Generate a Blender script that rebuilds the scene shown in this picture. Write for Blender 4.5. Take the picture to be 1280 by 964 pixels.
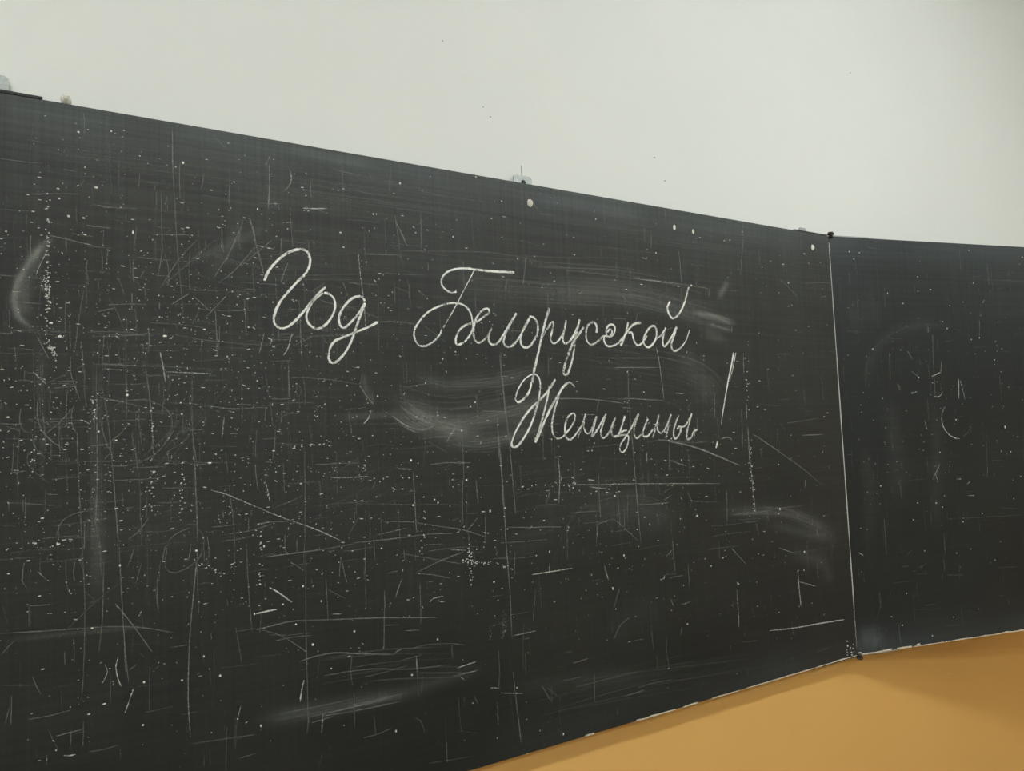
import bpy, bmesh, math, random
import numpy as np
from mathutils import Vector, Matrix

for o in list(bpy.data.objects): bpy.data.objects.remove(o)
scene = bpy.context.scene
COL = scene.collection

# ------------------------------------------------------------------ camera
# x runs along the front wall to the right, y into that wall (wall face at y = 0), z up, metres.
F = 960.0                                   # focal length in pixels of a 1280 x 964 frame
BOARD_BOTTOM, BOARD_TOP = 0.90, 1.90
FRONT = -0.031                              # writing surface of the centre panel
YAW, PITCH, ROLL = -32.142, 4.101, -2.198   # degrees
HINGE_X, LEFT_X = 1.6504, -0.133
WING_ANGLE = math.radians(14.16)

CAM = Vector((0.0, FRONT - 1.1433, BOARD_BOTTOM + 0.5328))
_v1 = Vector((2169.44 - 640, 492.19 - 482, F)).normalized()        # wall direction in camera axes (x right, y down, z ahead)
_up = Vector((126.58 - 640, -12897.26 - 482, F)).normalized()
_n = _v1.cross(_up); _n = _n if _n.z > 0 else -_n
_n.normalize(); _up = (_up - _v1 * _up.dot(_v1)).normalized()
def cam_to_world(v): return Vector((_v1.dot(v), _n.dot(v), _up.dot(v)))
cd = bpy.data.cameras.new('camera'); cam = bpy.data.objects.new('camera', cd); COL.objects.link(cam)
cd.sensor_width = 36; cd.lens = 36 * F / 1280; cd.clip_start = 0.05
rx, ry, rz = (cam_to_world(Vector(v)) for v in ((1, 0, 0), (0, -1, 0), (0, 0, -1)))
M4 = Matrix((rx, ry, rz)).transposed().to_4x4(); M4.translation = CAM
cam.matrix_world = M4
scene.camera = cam

# ------------------------------------------------------------------ world and view
w = bpy.data.worlds.new('world'); scene.world = w; w.use_nodes = True
w.node_tree.nodes['Background'].inputs[0].default_value = (0.9, 1.0, 0.97, 1)
w.node_tree.nodes['Background'].inputs[1].default_value = 0.15
vs = scene.view_settings
vs.view_transform = 'Standard'; vs.look = 'None'; vs.gamma = 1.0; vs.use_curve_mapping = False
vs.exposure = 0.0
LAMP = 41.0                                  # strength of the ceiling lamp diffusers

# ------------------------------------------------------------------ helpers
def srgb(r, g, b):
    f = lambda c: c / 12.92 if c <= 0.04045 else ((c + 0.055) / 1.055) ** 2.4
    return (f(r / 255), f(g / 255), f(b / 255), 1)

class NT:
    def __init__(s, name):
        s.m = bpy.data.materials.new(name); s.m.use_nodes = True
        s.t = s.m.node_tree; s.b = s.t.nodes['Principled BSDF']; s.out = s.t.nodes['Material Output']
    def n(s, typ, **kw):
        nd = s.t.nodes.new(typ)
        for k, v in kw.items(): setattr(nd, k, v)
        return nd
    def l(s, a, b): s.t.links.new(a, b)
    def val(s, x):
        return x
    def math(s, op, a, b=None, c=None, clamp=False):
        nd = s.n('ShaderNodeMath', operation=op); nd.use_clamp = clamp
        for i, v in enumerate((a, b, c)):
            if v is None: continue
            if isinstance(v, (int, float)): nd.inputs[i].default_value = v
            else: s.l(v, nd.inputs[i])
        return nd.outputs[0]
    def coords(s, scale):
        tc = s.n('ShaderNodeTexCoord'); mp = s.n('ShaderNodeMapping'); mp.inputs['Scale'].default_value = scale
        s.l(tc.outputs['Object'], mp.inputs[0]); return mp.outputs[0]
    def noise(s, scale3, detail=3, rough=0.55, scale=1.0):
        nd = s.n('ShaderNodeTexNoise'); nd.inputs['Scale'].default_value = scale
        nd.inputs['Detail'].default_value = detail; nd.inputs['Roughness'].default_value = rough
        s.l(s.coords(scale3), nd.inputs['Vector']); return nd.outputs[0]
    def ramp(s, v, lo, hi):
        nd = s.n('ShaderNodeMapRange'); nd.interpolation_type = 'SMOOTHSTEP'
        nd.inputs[1].default_value = lo; nd.inputs[2].default_value = hi
        s.l(v, nd.inputs[0]); return nd.outputs[0]
    def mix(s, f, a, b):
        nd = s.n('ShaderNodeMix', data_type='RGBA')
        if isinstance(f, (int, float)): nd.inputs[0].default_value = f
        else: s.l(f, nd.inputs[0])
        for v, i in ((a, 6), (b, 7)):
            if isinstance(v, tuple): nd.inputs[i].default_value = v
            else: s.l(v, nd.inputs[i])
        return nd.outputs[2]
    def attr(s, name):
        nd = s.n('ShaderNodeAttribute'); nd.attribute_name = name; return nd.outputs['Fac']
    def bump(s, h, strength, dist):
        nd = s.n('ShaderNodeBump'); nd.inputs['Strength'].default_value = strength; nd.inputs['Distance'].default_value = dist
        s.l(h, nd.inputs['Height']); s.l(nd.outputs[0], s.b.inputs['Normal'])
    def base(s, c):
        if isinstance(c, tuple): s.b.inputs['Base Color'].default_value = c
        else: s.l(c, s.b.inputs['Base Color'])
    def rough(s, v):
        if isinstance(v, (int, float)): s.b.inputs['Roughness'].default_value = v
        else: s.l(v, s.b.inputs['Roughness'])

MAT = {}
def mat_simple(name, col, rough=0.6, metal=0.0, vary=0.15, nscale=40):
    t = NT(name); nz = t.noise((nscale,) * 3)
    dark = tuple(c * (1 - vary) for c in col[:3]) + (1,); lite = tuple(min(1, c * (1 + vary)) for c in col[:3]) + (1,)
    t.base(t.mix(t.ramp(nz, 0.3, 0.7), dark, lite)); t.rough(rough); t.b.inputs['Metallic'].default_value = metal
    MAT[name] = t.m
    return t

# front wall: white emulsion above, glossy ochre oil paint below (the paint line lies behind the board)
t = NT('two_tone_wall_paint')
sep = t.n('ShaderNodeSeparateXYZ'); tc = t.n('ShaderNodeTexCoord'); t.l(tc.outputs['Object'], sep.inputs[0])
up = t.math('GREATER_THAN', sep.outputs[2], 1.45)
nz = t.noise((3, 3, 3), 4)
white = t.mix(nz, srgb(228, 229, 223), srgb(234, 235, 229))
ochre = t.mix(nz, srgb(227, 176, 99), srgb(233, 184, 108))
t.base(t.mix(up, ochre, white))
rg = t.math('MULTIPLY_ADD', up, 0.45, 0.40); t.rough(rg)
t.bump(t.noise((60, 60, 60), 4), 0.06, 0.004)
MAT['wall'] = t.m
mat_simple('plain_wall', srgb(226, 226, 214), 0.8, vary=0.02, nscale=4)
mat_simple('ceiling_white', srgb(240, 240, 236), 0.9, vary=0.01, nscale=4)
mat_simple('floor_boards', srgb(96, 86, 74), 0.5, vary=0.2, nscale=6)
mat_simple('board_edge', srgb(38, 38, 36), 0.6, vary=0.4, nscale=120)
mat_simple('galvanised_steel', srgb(176, 180, 176), 0.5, 0.35, vary=0.12, nscale=180)
mat_simple('dark_steel', srgb(46, 46, 45), 0.6, 0.1, vary=0.4, nscale=200)
mat_simple('rusty_steel', srgb(56, 50, 46), 0.7, 0.1, vary=0.5, nscale=300)
mat_simple('pale_paint', srgb(214, 214, 200), 0.6, vary=0.15, nscale=300)
mat_simple('plaster_crumb', srgb(214, 212, 198), 0.9, vary=0.2, nscale=300)
mat_simple('bare_wood_edge', srgb(205, 198, 180), 0.8, vary=0.35, nscale=200)
mat_simple('wall_mark', srgb(150, 150, 140), 0.8, vary=0.2, nscale=300)
mat_simple('ochre_chip', srgb(232, 196, 140), 0.7, vary=0.1, nscale=300)
mat_simple('lamp_housing', srgb(235, 235, 232), 0.5, vary=0.02, nscale=5)
t = NT('lamp_diffuser'); t.base((0.9, 0.9, 0.9, 1)); t.b.inputs['Emission Color'].default_value = (0.93, 1.02, 1.05, 1)
t.b.inputs['Emission Strength'].default_value = LAMP; MAT['diffuser'] = t.m

# blackboard: dark enamel with chalk dust over a tone paler towards the top (both set by point attributes)
def board_material(name, dark, dust_col):
    t = NT(name)
    d = t.attr('dust_tone'); bl = t.attr('blue')
    hx = t.noise((2.5, 1, 160), 3, 0.6); vx = t.noise((170, 1, 2.0), 3, 0.6); big = t.noise((5, 1, 6), 4, 0.6)
    fine = t.noise((420, 1, 420), 2, 0.6)
    streak = t.math('ADD', t.math('MULTIPLY', hx, 0.55), t.math('MULTIPLY', vx, 0.45))
    streak = t.ramp(streak, 0.25, 0.75)
    d1 = t.math('MULTIPLY', d, t.math('MULTIPLY_ADD', streak, 0.6, 0.7))
    d2 = t.math('MULTIPLY', d1, t.math('MULTIPLY_ADD', big, 0.7, 0.65))
    d3 = t.math('MULTIPLY', d2, t.math('MULTIPLY_ADD', fine, 0.8, 0.6), clamp=True)
    hue = t.ramp(t.noise((3.5, 1, 3.0), 2), 0.40, 0.68)
    dk = t.mix(hue, dark, tuple(dark[i] * k for i, k in enumerate((1.12, 1.0, 0.92))) + (1,))
    c = t.mix(d3, dk, dust_col)
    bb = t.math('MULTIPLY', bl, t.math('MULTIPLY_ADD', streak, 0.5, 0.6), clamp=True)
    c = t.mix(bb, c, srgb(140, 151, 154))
    t.base(c)
    t.rough(t.math('MULTIPLY_ADD', fine, 0.15, 0.55))
    t.b.inputs['Specular IOR Level'].default_value = 0.28
    t.bump(fine, 0.04, 0.0006)
    MAT[name] = t.m
board_material('board_enamel', srgb(20, 22, 21), srgb(196, 199, 189))
board_material('wing_enamel', srgb(20, 24, 24), srgb(190, 196, 190))

# chalk: broken grain, density from attribute a, ragged edge from attribute e (0 middle, 1 rim)
def chalk_material(name, col, grain, lo, hi, stretch=(1, 1, 1)):
    t = NT(name)
    a = t.attr('a'); e = t.attr('e')
    g = t.noise(tuple(grain * s for s in stretch), 3, 0.7)
    g2 = t.noise((grain * 0.35,) * 3, 2, 0.6)
    gg = t.math('ADD', t.math('MULTIPLY', g, 0.7), t.math('MULTIPLY', g2, 0.3))
    edge = t.ramp(t.math('ADD', e, t.math('MULTIPLY_ADD', gg, -1.4, 0.7)), 1.0, 0.55)
    cover = t.ramp(t.math('ADD', gg, t.math('MULTIPLY_ADD', a, 0.5, -0.5)), lo, hi)
    al = t.math('MULTIPLY', t.math('MULTIPLY', edge, cover), t.math('POWER', a, 0.6), clamp=True)
    t.base(col); t.rough(0.95); t.b.inputs['Specular IOR Level'].default_value = 0.1
    t.l(al, t.b.inputs['Alpha']); MAT[name] = t.m
chalk_material('chalk', srgb(238, 240, 232), 400, 0.24, 0.47)
chalk_material('chalk_patchy', srgb(186, 188, 172), 500, 0.42, 0.55)
chalk_material('old_chalk', srgb(206, 209, 200), 330, -0.12, 0.38)
# scored lines: thin film of chalk caught in a scratch, fainter and more even than a chalk line
t = NT('scratch_chalk'); a = t.attr('a'); e = t.attr('e'); g = t.noise((300, 300, 300), 3, 0.7)
gg = t.ramp(g, 0.28, 0.68)
edge = t.ramp(t.math('ADD', e, t.math('MULTIPLY_ADD', g, -1.2, 0.6)), 1.0, 0.3)
al = t.math('MULTIPLY', t.math('MULTIPLY', edge, t.math('MULTIPLY_ADD', gg, 1.2, 0.35)), t.math('MULTIPLY', t.math('POWER', a, 1.8), 1.1), clamp=True)
t.base(srgb(206, 209, 200)); t.rough(0.95); t.b.inputs['Specular IOR Level'].default_value = 0.1; t.l(al, t.b.inputs['Alpha']); MAT['scratch_chalk'] = t.m

def link(o, parent=None):
    COL.objects.link(o)
    if parent: o.parent = parent
    return o
def mesh_obj(name, verts, faces, mat, parent=None, smooth=False):
    me = bpy.data.meshes.new(name); me.from_pydata([tuple(v) for v in verts], [], faces); me.update()
    me.materials.append(MAT[mat])
    if smooth:
        for p in me.polygons: p.use_smooth = True
    return link(bpy.data.objects.new(name, me), parent)
def bm_obj(name, bm, mat, parent=None, smooth=False):
    me = bpy.data.meshes.new(name); bm.normal_update(); bm.to_mesh(me); bm.free(); me.materials.append(MAT[mat])
    if smooth:
        for p in me.polygons: p.use_smooth = True
    return link(bpy.data.objects.new(name, me), parent)
def box(bm, x0, x1, y0, y1, z0, z1, bev=0.0, seg=2):
    r = bmesh.ops.create_cube(bm, size=1.0); vs_ = r['verts']
    for v in vs_:
        v.co = Vector(((x0 + x1) / 2 + v.co.x * (x1 - x0), (y0 + y1) / 2 + v.co.y * (y1 - y0), (z0 + z1) / 2 + v.co.z * (z1 - z0)))
    if bev:
        es = list({e for v in vs_ for e in v.link_edges})
        bmesh.ops.bevel(bm, geom=es, offset=bev, segments=seg, affect='EDGES', profile=0.5)
def cyl(bm, p0, p1, r, n=16, r1=None):
    p0, p1 = Vector(p0), Vector(p1); d = p1 - p0
    m = Matrix.Translation((p0 + p1) / 2) @ d.to_track_quat('Z', 'Y').to_matrix().to_4x4()
    bmesh.ops.create_cone(bm, cap_ends=True, segments=n, radius1=r, radius2=r if r1 is None else r1, depth=d.length, matrix=m)
def tag(o, label=None, cat=None, group=None, kind=None):
    for k, v in (('label', label), ('category', cat), ('group', group), ('kind', kind)):
        if v: o[k] = v
    return o

# ------------------------------------------------------------------ pixel -> point on a known surface
CW = (math.cos(WING_ANGLE), -math.sin(WING_ANGLE))                    # wing direction in plan
WP = Vector((HINGE_X + 0.001, FRONT, 0.0)); WD = Vector((CW[0], CW[1], 0)); WN = Vector((-CW[1], CW[0], 0))   # WN points into the wall
def ray(px, py): return cam_to_world(Vector((px - 640, py - 482, F)))
def on_y(px, py, y=FRONT):
    r = ray(px, py); return CAM + r * ((y - CAM.y) / r.y)
def on_wing(px, py):
    r = ray(px, py); return CAM + r * ((WP - CAM).dot(WN) / r.dot(WN))
def board_uv(px, py):
    p = on_y(px, py); return np.array((p.x, p.z))
def wing_uv(px, py):
    p = on_wing(px, py); return np.array(((p - WP).dot(WD), p.z))
def px_scale(fn, px, py):                                             # metres for one pixel at that spot
    return float(np.linalg.norm(fn(px, py + 1) - fn(px, py)))

# ------------------------------------------------------------------ room shell
X0, X1, Y0, H = -3.0, 3.6, -8.0, 3.20
def plane_box(name, x0, x1, y0, y1, z0, z1, mat):
    bm = bmesh.new(); box(bm, x0, x1, y0, y1, z0, z1); return tag(bm_obj(name, bm, mat), kind='structure')
wall_front = plane_box('wall_front', X0 - .2, X1 + .2, 0, .2, 0, H, 'wall')
plane_box('wall_left', X0 - .2, X0, Y0, 0, 0, H, 'wall')
plane_box('wall_right', X1, X1 + .2, Y0, 0, 0, H, 'wall')
plane_box('wall_back', X0 - .2, X1 + .2, Y0 - .2, Y0, 0, H, 'wall')
plane_box('floor', X0 - .2, X1 + .2, Y0 - .2, .2, -.2, 0, 'floor_boards')
plane_box('ceiling', X0 - .2, X1 + .2, Y0 - .2, .2, H, H + .2, 'ceiling_white')

# ceiling lamps that light the room
def make_lamp():
    root = link(bpy.data.objects.new('ceiling_lamp', None))
    bm = bmesh.new(); box(bm, -.64, .64, -.10, .10, -.05, 0, .008); bm_obj('housing', bm, 'lamp_housing', root)
    bm = bmesh.new(); box(bm, -.61, .61, -.085, .085, -.078, -.048, .014, 3); bm_obj('diffuser', bm, 'diffuser', root)
    return root
def dup(root):
    r = root.copy(); COL.objects.link(r)
    for ch in root.children:
        c = ch.copy(); COL.objects.link(c); c.parent = r
    return r
lamp0 = make_lamp(); first = True
for ly in (-1.55, -3.6, -5.9):
    for lx in (-1.15, 1.75):
        o = lamp0 if first else dup(lamp0); first = False
        o.location = (lx, ly, H)
        tag(o, 'long white fluorescent lamp mounted flat on the classroom ceiling', 'ceiling lamp', 'ceiling lamps of the classroom')

# ------------------------------------------------------------------ the blackboard
board = link(bpy.data.objects.new('blackboard', None)); board.location = (HINGE_X, FRONT, BOARD_BOTTOM)
tag(board, 'worn dark folding chalkboard with cursive chalk greeting, hung on two-tone wall', 'chalkboard')
THICK = 0.018
bpy.context.view_layer.update()

def seg_dist(P, a, b):
    ab = b - a; L = max(1e-12, ab @ ab); tt = np.clip(((P - a) @ ab) / L, 0, 1)
    return np.linalg.norm(P - (a + tt[:, None] * ab), axis=1), tt
def paint(P, arr, fn, pts, width, strength, soft=1.0):
    """lay a band of dust along a polyline given in photo pixels; width in pixels"""
    q = np.array([fn(*p) for p in pts]); wd = width * px_scale(fn, *pts[len(pts) // 2])
    n = len(q) - 1; best = np.full(len(P), 9e9); pos = np.zeros(len(P))
    for i in range(n):
        d, tt = seg_dist(P, q[i], q[i + 1]); m = d < best; best[m] = d[m]; pos[m] = (i + tt[m]) / n
    fade = np.minimum(1, np.minimum(pos / .22 + .25, (1 - pos) / .22 + .25))
    arr += strength * np.exp(-(best / wd) ** 2 * soft) * fade
def vnoise(P, sx, sz, seed):
    rs = np.random.RandomState(seed); G = rs.rand(256, 256)
    x = P[:, 0] * sx + 50; z = P[:, 1] * sz + 50; i = np.floor(x).astype(int); j = np.floor(z).astype(int)
    fx = x - i; fz = z - j; fx = fx * fx * (3 - 2 * fx); fz = fz * fz * (3 - 2 * fz)
    g = lambda a, b: G[a % 256, b % 256]
    return (g(i, j) * (1 - fx) + g(i + 1, j) * fx) * (1 - fz) + (g(i, j + 1) * (1 - fx) + g(i + 1, j + 1) * fx) * fz

def panel_mesh(name, width, step, mat, dust_fn, parent):
    """slab in its own axes: u = x, front at y = 0 looking to -y, z from bottom; the front is a fine grid carrying the dust"""
    Hh = BOARD_TOP - BOARD_BOTTOM
    nu, nv = int(width / step), int(Hh / step)
    u = np.linspace(0, width, nu + 1); v = np.linspace(0, Hh, nv + 1)
    U, V = np.meshgrid(u, v, indexing='ij')
    co = np.zeros(((nu + 1) * (nv + 1), 3)); co[:, 0] = U.ravel(); co[:, 2] = V.ravel()
    idx = np.arange((nu + 1) * (nv + 1)).reshape(nu + 1, nv + 1)
    q = np.stack([idx[:-1, :-1], idx[1:, :-1], idx[1:, 1:], idx[:-1, 1:]], -1).reshape(-1, 4)
    n0 = len(co); e = 0.0015
    bx = np.array([(0, 0, 0), (width, 0, 0), (width, 0, Hh), (0, 0, Hh), (-e, e, -e), (width + e, e, -e), (width + e, e, Hh + e), (-e, e, Hh + e),
                   (-e, THICK, -e), (width + e, THICK, -e), (width + e, THICK, Hh + e), (-e, THICK, Hh + e)])
    bq = []
    for k in range(4):
        k2 = (k + 1) % 4
        bq += [(n0 + k, n0 + 4 + k, n0 + 4 + k2, n0 + k2), (n0 + 4 + k, n0 + 8 + k, n0 + 8 + k2, n0 + 4 + k2)]
    bq += [(n0 + 8, n0 + 11, n0 + 10, n0 + 9)]
    co = np.vstack([co, bx]); allq = np.vstack([q, np.array(bq)])
    me = bpy.data.meshes.new(name)
    me.vertices.add(len(co)); me.vertices.foreach_set('co', co.ravel())
    me.loops.add(len(allq) * 4); me.loops.foreach_set('vertex_index', allq.ravel().astype(np.int32))
    me.polygons.add(len(allq)); me.polygons.foreach_set('loop_start', np.arange(0, len(allq) * 4, 4, dtype=np.int32))
    mi = np.zeros(len(allq), dtype=np.int32); mi[len(q):] = 1
    me.polygons.foreach_set('material_index', mi)
    me.update(calc_edges=True)
    me.materials.append(MAT[mat]); me.materials.append(MAT['board_edge'])
    dust_tone, blue = dust_fn(co[:, [0, 2]] + np.array((0, BOARD_BOTTOM)))
    for nm, ar in (('dust_tone', dust_tone), ('blue', blue)):
        at = me.attributes.new(nm, 'FLOAT', 'POINT'); at.data.foreach_set('value', np.clip(ar, 0, 1).astype(np.float32))
    me.validate()
    return link(bpy.data.objects.new(name, me), parent)

W_C = HINGE_X - LEFT_X
def centre_dust_tone(P0):
    P = P0 + np.array((LEFT_X, 0)); x, z = P[:, 0], P[:, 1]
    h = (z - BOARD_BOTTOM)
    n1 = vnoise(P, 2.2, 3.0, 1); n2 = vnoise(P, 7, 9, 2)
    dust_tone = 0.006 + 0.040 * np.clip((h - 0.12) / 0.88, 0, 1) ** .85 + 0.012 * n1 + 0.010 * n2  # base tone pales towards the top, with random mottling
    dust_tone += 0.010 * np.exp(-((x - 0.15) / .35) ** 2 - ((h - .42) / .25) ** 2)            # scribbled-over left part
    S = lambda pts, wd, st, soft=1.0: paint(P, dust_tone, board_uv, pts, wd, st, soft)
    # sweeps of the sponge
    S([(500, 505), (525, 520), (560, 535), (590, 540)], 12, .08)
    S([(495, 520), (512, 533), (530, 537)], 5, .07)
    S([(510, 520), (560, 533), (640, 520), (700, 500)], 16, .055)
    S([(560, 552), (610, 553), (680, 535)], 9, .05)
    S([(520, 470), (560, 482), (610, 478), (680, 462)], 8, .04)
    S([(690, 370), (760, 362), (830, 378), (905, 402)], 16, .045)
    S([(868, 390), (890, 396), (918, 404)], 3.5, .13)
    S([(885, 405), (915, 413)], 2.5, .10)
    S([(880, 415), (905, 424)], 7, .06)
    S([(898, 372), (904, 362), (910, 352)], 4, .12)
    S([(850, 440), (875, 470), (890, 500)], 18, .04)
    S([(560, 350), (650, 362), (740, 360)], 25, .022)
    S([(60, 302), (38, 325), (22, 352), (17, 375), (22, 395), (38, 410)], 3.5, .17)
    S([(58, 306), (42, 325), (30, 352), (27, 378), (32, 398)], 9, .075)
    S([(66, 298), (52, 306), (40, 322)], 3, .09)
    S([(455, 470), (458, 490), (468, 505)], 4, .06)
    S([(420, 522), (480, 519), (500, 517)], 4, .05)
    # lower grey sweeps
    S([(330, 900), (400, 890), (500, 868), (600, 835)], 9, .035)
    S([(640, 862), (720, 850), (800, 842)], 10, .022)
    S([(720, 640), (790, 628), (850, 650)], 18, .018)
    S([(905, 640), (985, 640), (1040, 665)], 8, .045)
    S([(960, 655), (1010, 668), (1040, 672)], 6, .04)
    S([(640, 690), (670, 665), (700, 640)], 22, .016)
    S([(760, 790), (800, 765), (830, 760)], 18, .015)
    S([(990, 690), (1030, 705), (1040, 730)], 10, .03)
    S([(120, 430), (120, 600), (120, 760)], 6, .012)
    S([(48, 420), (50, 480)], 6, .03)
    S([(120, 620), (122, 680), (120, 740)], 9, .022)
    S([(15, 800), (110, 790), (180, 785)], 2.5, .05)
    S([(230, 330), (300, 300), (330, 285)], 5, .04)
    S([(265, 345), (285, 310), (300, 280)], 7, .03)
    S([(300, 250), (380, 245), (450, 255)], 20, .014)
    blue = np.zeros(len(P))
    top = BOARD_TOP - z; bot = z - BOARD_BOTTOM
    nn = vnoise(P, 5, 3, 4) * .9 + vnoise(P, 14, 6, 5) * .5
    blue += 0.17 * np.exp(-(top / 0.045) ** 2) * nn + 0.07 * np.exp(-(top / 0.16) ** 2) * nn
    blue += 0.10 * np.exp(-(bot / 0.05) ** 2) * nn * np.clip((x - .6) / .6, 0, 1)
    B = lambda pts, wd, st: paint(P, blue, board_uv, pts, wd, st)
    B([(330, 895), (420, 882), (505, 866)], 9, .07); B([(350, 182), (410, 196), (465, 206)], 7, .14)
    B([(670, 250), (720, 255), (800, 270)], 8, .10); B([(760, 650), (800, 645), (830, 660)], 16, .05)
    B([(0, 135), (60, 145), (150, 158)], 10, .06)
    return dust_tone, blue
def wing_dust_tone(P):
    u, z = P[:, 0], P[:, 1]; h = z - BOARD_BOTTOM
    n1 = vnoise(P, 3, 4, 11)
    dust_tone = 0.006 + 0.020 * np.clip((h - .1) / .9, 0, 1) ** 1.3 + 0.014 * n1  # wing tone likewise paler higher up, plus mottling
    S = lambda pts, wd, st: paint(P, dust_tone, wing_uv, pts, wd, st)
    S([(1085, 470), (1092, 440), (1115, 415), (1150, 405), (1190, 408)], 7, .018)
    S([(1080, 560), (1088, 620), (1084, 690)], 10, .02)
    S([(1110, 500), (1120, 560), (1125, 620)], 14, .022)
    S([(1170, 500), (1172, 600), (1170, 660)], 10, .02)
    S([(1060, 400), (1075, 390), (1100, 380)], 20, .015)
    blue = np.zeros(len(P)); top = BOARD_TOP - z; bot = h; nn = vnoise(P, 5, 3, 14) * .9 + .3
    blue += 0.12 * np.exp(-(top / 0.05) ** 2) * nn + 0.06 * np.exp(-(top / 0.2) ** 2) * nn + 0.13 * np.exp(-(bot / 0.05) ** 2) * nn
    S2 = lambda pts, wd, st: paint(P, blue, wing_uv, pts, wd, st)
    S2([(1076, 800), (1090, 795), (1100, 806)], 12, .15)
    return dust_tone, blue
def plain_dust(P):
    n1 = vnoise(P, 3, 4, 21); return 0.012 + 0.02 * n1, 0 * n1

centre = panel_mesh('centre_panel', W_C, 0.0028, 'board_enamel', centre_dust_tone, board)
centre.location = (LEFT_X - HINGE_X, 0, 0)
WING_W = 0.83
wing = panel_mesh('wing_panel', WING_W, 0.0035, 'wing_enamel', wing_dust_tone, board)
wing.location = (0.001, 0, 0); wing.rotation_euler = (0, 0, -WING_ANGLE)
lw = panel_mesh('wing_panel', WING_W, 0.02, 'wing_enamel', plain_dust, board)
lw.location = (LEFT_X - HINGE_X - 0.004 - WING_W * math.cos(WING_ANGLE), -WING_W * math.sin(WING_ANGLE), 0); lw.rotation_euler = (0, 0, WING_ANGLE)

# local coordinates of a panel from photo pixels
def c_loc(px, py): q = board_uv(px, py); return np.array((q[0] - LEFT_X, q[1] - BOARD_BOTTOM))
def w_loc(px, py): q = wing_uv(px, py); return np.array((q[0], q[1] - BOARD_BOTTOM))

def catmull(pts, n=7):
    p = np.array(pts, float)
    if len(p) < 3:
        k = max(2, int(np.linalg.norm(p[1] - p[0]) / .006) + 1)
        return p[0] + np.linspace(0, 1, k)[:, None] * (p[-1] - p[0])
    p = np.vstack([2 * p[0] - p[1], p, 2 * p[-1] - p[-2]]); out = []
    for i in range(1, len(p) - 2):
        for t_ in np.arange(n) / n:
            a, b, c, d = p[i - 1], p[i], p[i + 1], p[i + 2]
            out.append(.5 * (2 * b + (c - a) * t_ + (2 * a - 5 * b + 4 * c - d) * t_ ** 2 + (3 * b - a - 3 * c + d) * t_ ** 3))
    out.append(p[-2]); return np.array(out)

class Chalk:
    """chalk strokes as fine ribbons lying on a panel"""
    lift = 0.00025
    def __init__(s): s.v = []; s.f = []; s.a = []; s.e = []
    def stroke(s, q, widths, alpha, lift=None):
        n = len(q); tg = np.gradient(q, axis=0); tg /= np.maximum(1e-9, np.linalg.norm(tg, axis=1))[:, None]
        nr = np.stack([-tg[:, 1], tg[:, 0]], 1); b = len(s.v); lf = s.lift if lift is None else lift
        w_ = np.broadcast_to(np.asarray(widths, float), (n,)) / 2; al = np.broadcast_to(np.asarray(alpha, float), (n,))
        for i in range(n):
            for k, e in ((-1, 1), (0, 0), (1, 1)):
                c = q[i] + nr[i] * w_[i] * k; s.v.append((c[0], -lf, c[1])); s.a.append(al[i]); s.e.append(e)
        for i in range(n - 1):
            for k in (0, 1):
                c = b + i * 3 + k; s.f.append((c, c + 3, c + 4, c + 1))
    def blob(s, c, ru, rv, rng, alpha=1.0, n=8, ang=0.0):
        b = len(s.v); s.v.append((c[0], -s.lift * 1.6, c[1])); s.a.append(alpha); s.e.append(0.0)
        ca, sa = math.cos(ang), math.sin(ang)
        for k in range(n):
            th = 2 * math.pi * k / n; r = rng.uniform(.7, 1.15); x, y = ru * r * math.cos(th), rv * r * math.sin(th)
            s.v.append((c[0] + x * ca - y * sa, -s.lift * 1.6, c[1] + x * sa + y * ca)); s.a.append(alpha); s.e.append(.55)
        for k in range(n): s.f.append((b, b + 1 + k, b + 1 + (k + 1) % n))
    def build(s, name, mat, parent):
        me = bpy.data.meshes.new(name); me.from_pydata(s.v, [], s.f); me.update(); me.materials.append(MAT[mat])
        for nm, ar in (('a', s.a), ('e', s.e)):
            at = me.attributes.new(nm, 'FLOAT', 'POINT'); at.data.foreach_set('value', np.array(ar, np.float32))
        return link(bpy.data.objects.new(name, me), parent)

# views of the photograph the strokes were read from: x offset, y offset, enlargement
VIEW = dict(A=(300, 280, 4), B=(500, 300, 16 / 3), C=(680, 320, 4.923), D=(620, 430, 6.425), E=(740, 430, 6.4), G=(580, 190, 7.111),
            H=(940, 260, 7.111), I=(1000, 740, 8), J=(560, 820, 4), L=(1030, 260, 4.016), M=(1030, 480, 2.836), N=(0, 200, 4), O=(0, 440, 4),
            P=(0, 680, 3.394), Q=(320, 440, 4), R=(320, 680, 4), S=(580, 560, 4), T=(800, 540, 3.707), U=(200, 150, 4), V=(700, 220, 3.765), Z=(0, 0, 1))
def vp(k, p): ox, oy, s = VIEW[k]; return (ox + p[0] / s, oy + p[1] / s)

rng = random.Random(7)
def wobble(n, lo, hi, seed):
    r = np.random.RandomState(seed); k = max(2, n // 5); return np.interp(np.linspace(0, k - 1, n), np.arange(k), r.uniform(lo, hi, k))
def letter(label, *strokes):
    ch = Chalk()
    for i, (view, wpx, al, pts) in enumerate(strokes):
        pp = [vp(view, p) for p in pts]; q = catmull([c_loc(*p) for p in pp]); sc = px_scale(board_uv, *pp[len(pp) // 2]); n = len(q)
        if isinstance(wpx, tuple): ww = np.interp(np.linspace(0, 1, n), np.linspace(0, 1, len(wpx)), wpx)
        else: ww = np.full(n, wpx)
        seed = rng.randrange(9999)
        ch.stroke(q, ww * .84 * sc * wobble(n, .85, 1.2, seed), np.clip(al * wobble(n, .8, 1.1, seed + 1), 0, 1), lift=Chalk.lift * (1 + .3 * i))
    o = ch.build('chalk_letter', 'chalk', centre); o['label'] = label; return o

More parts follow.
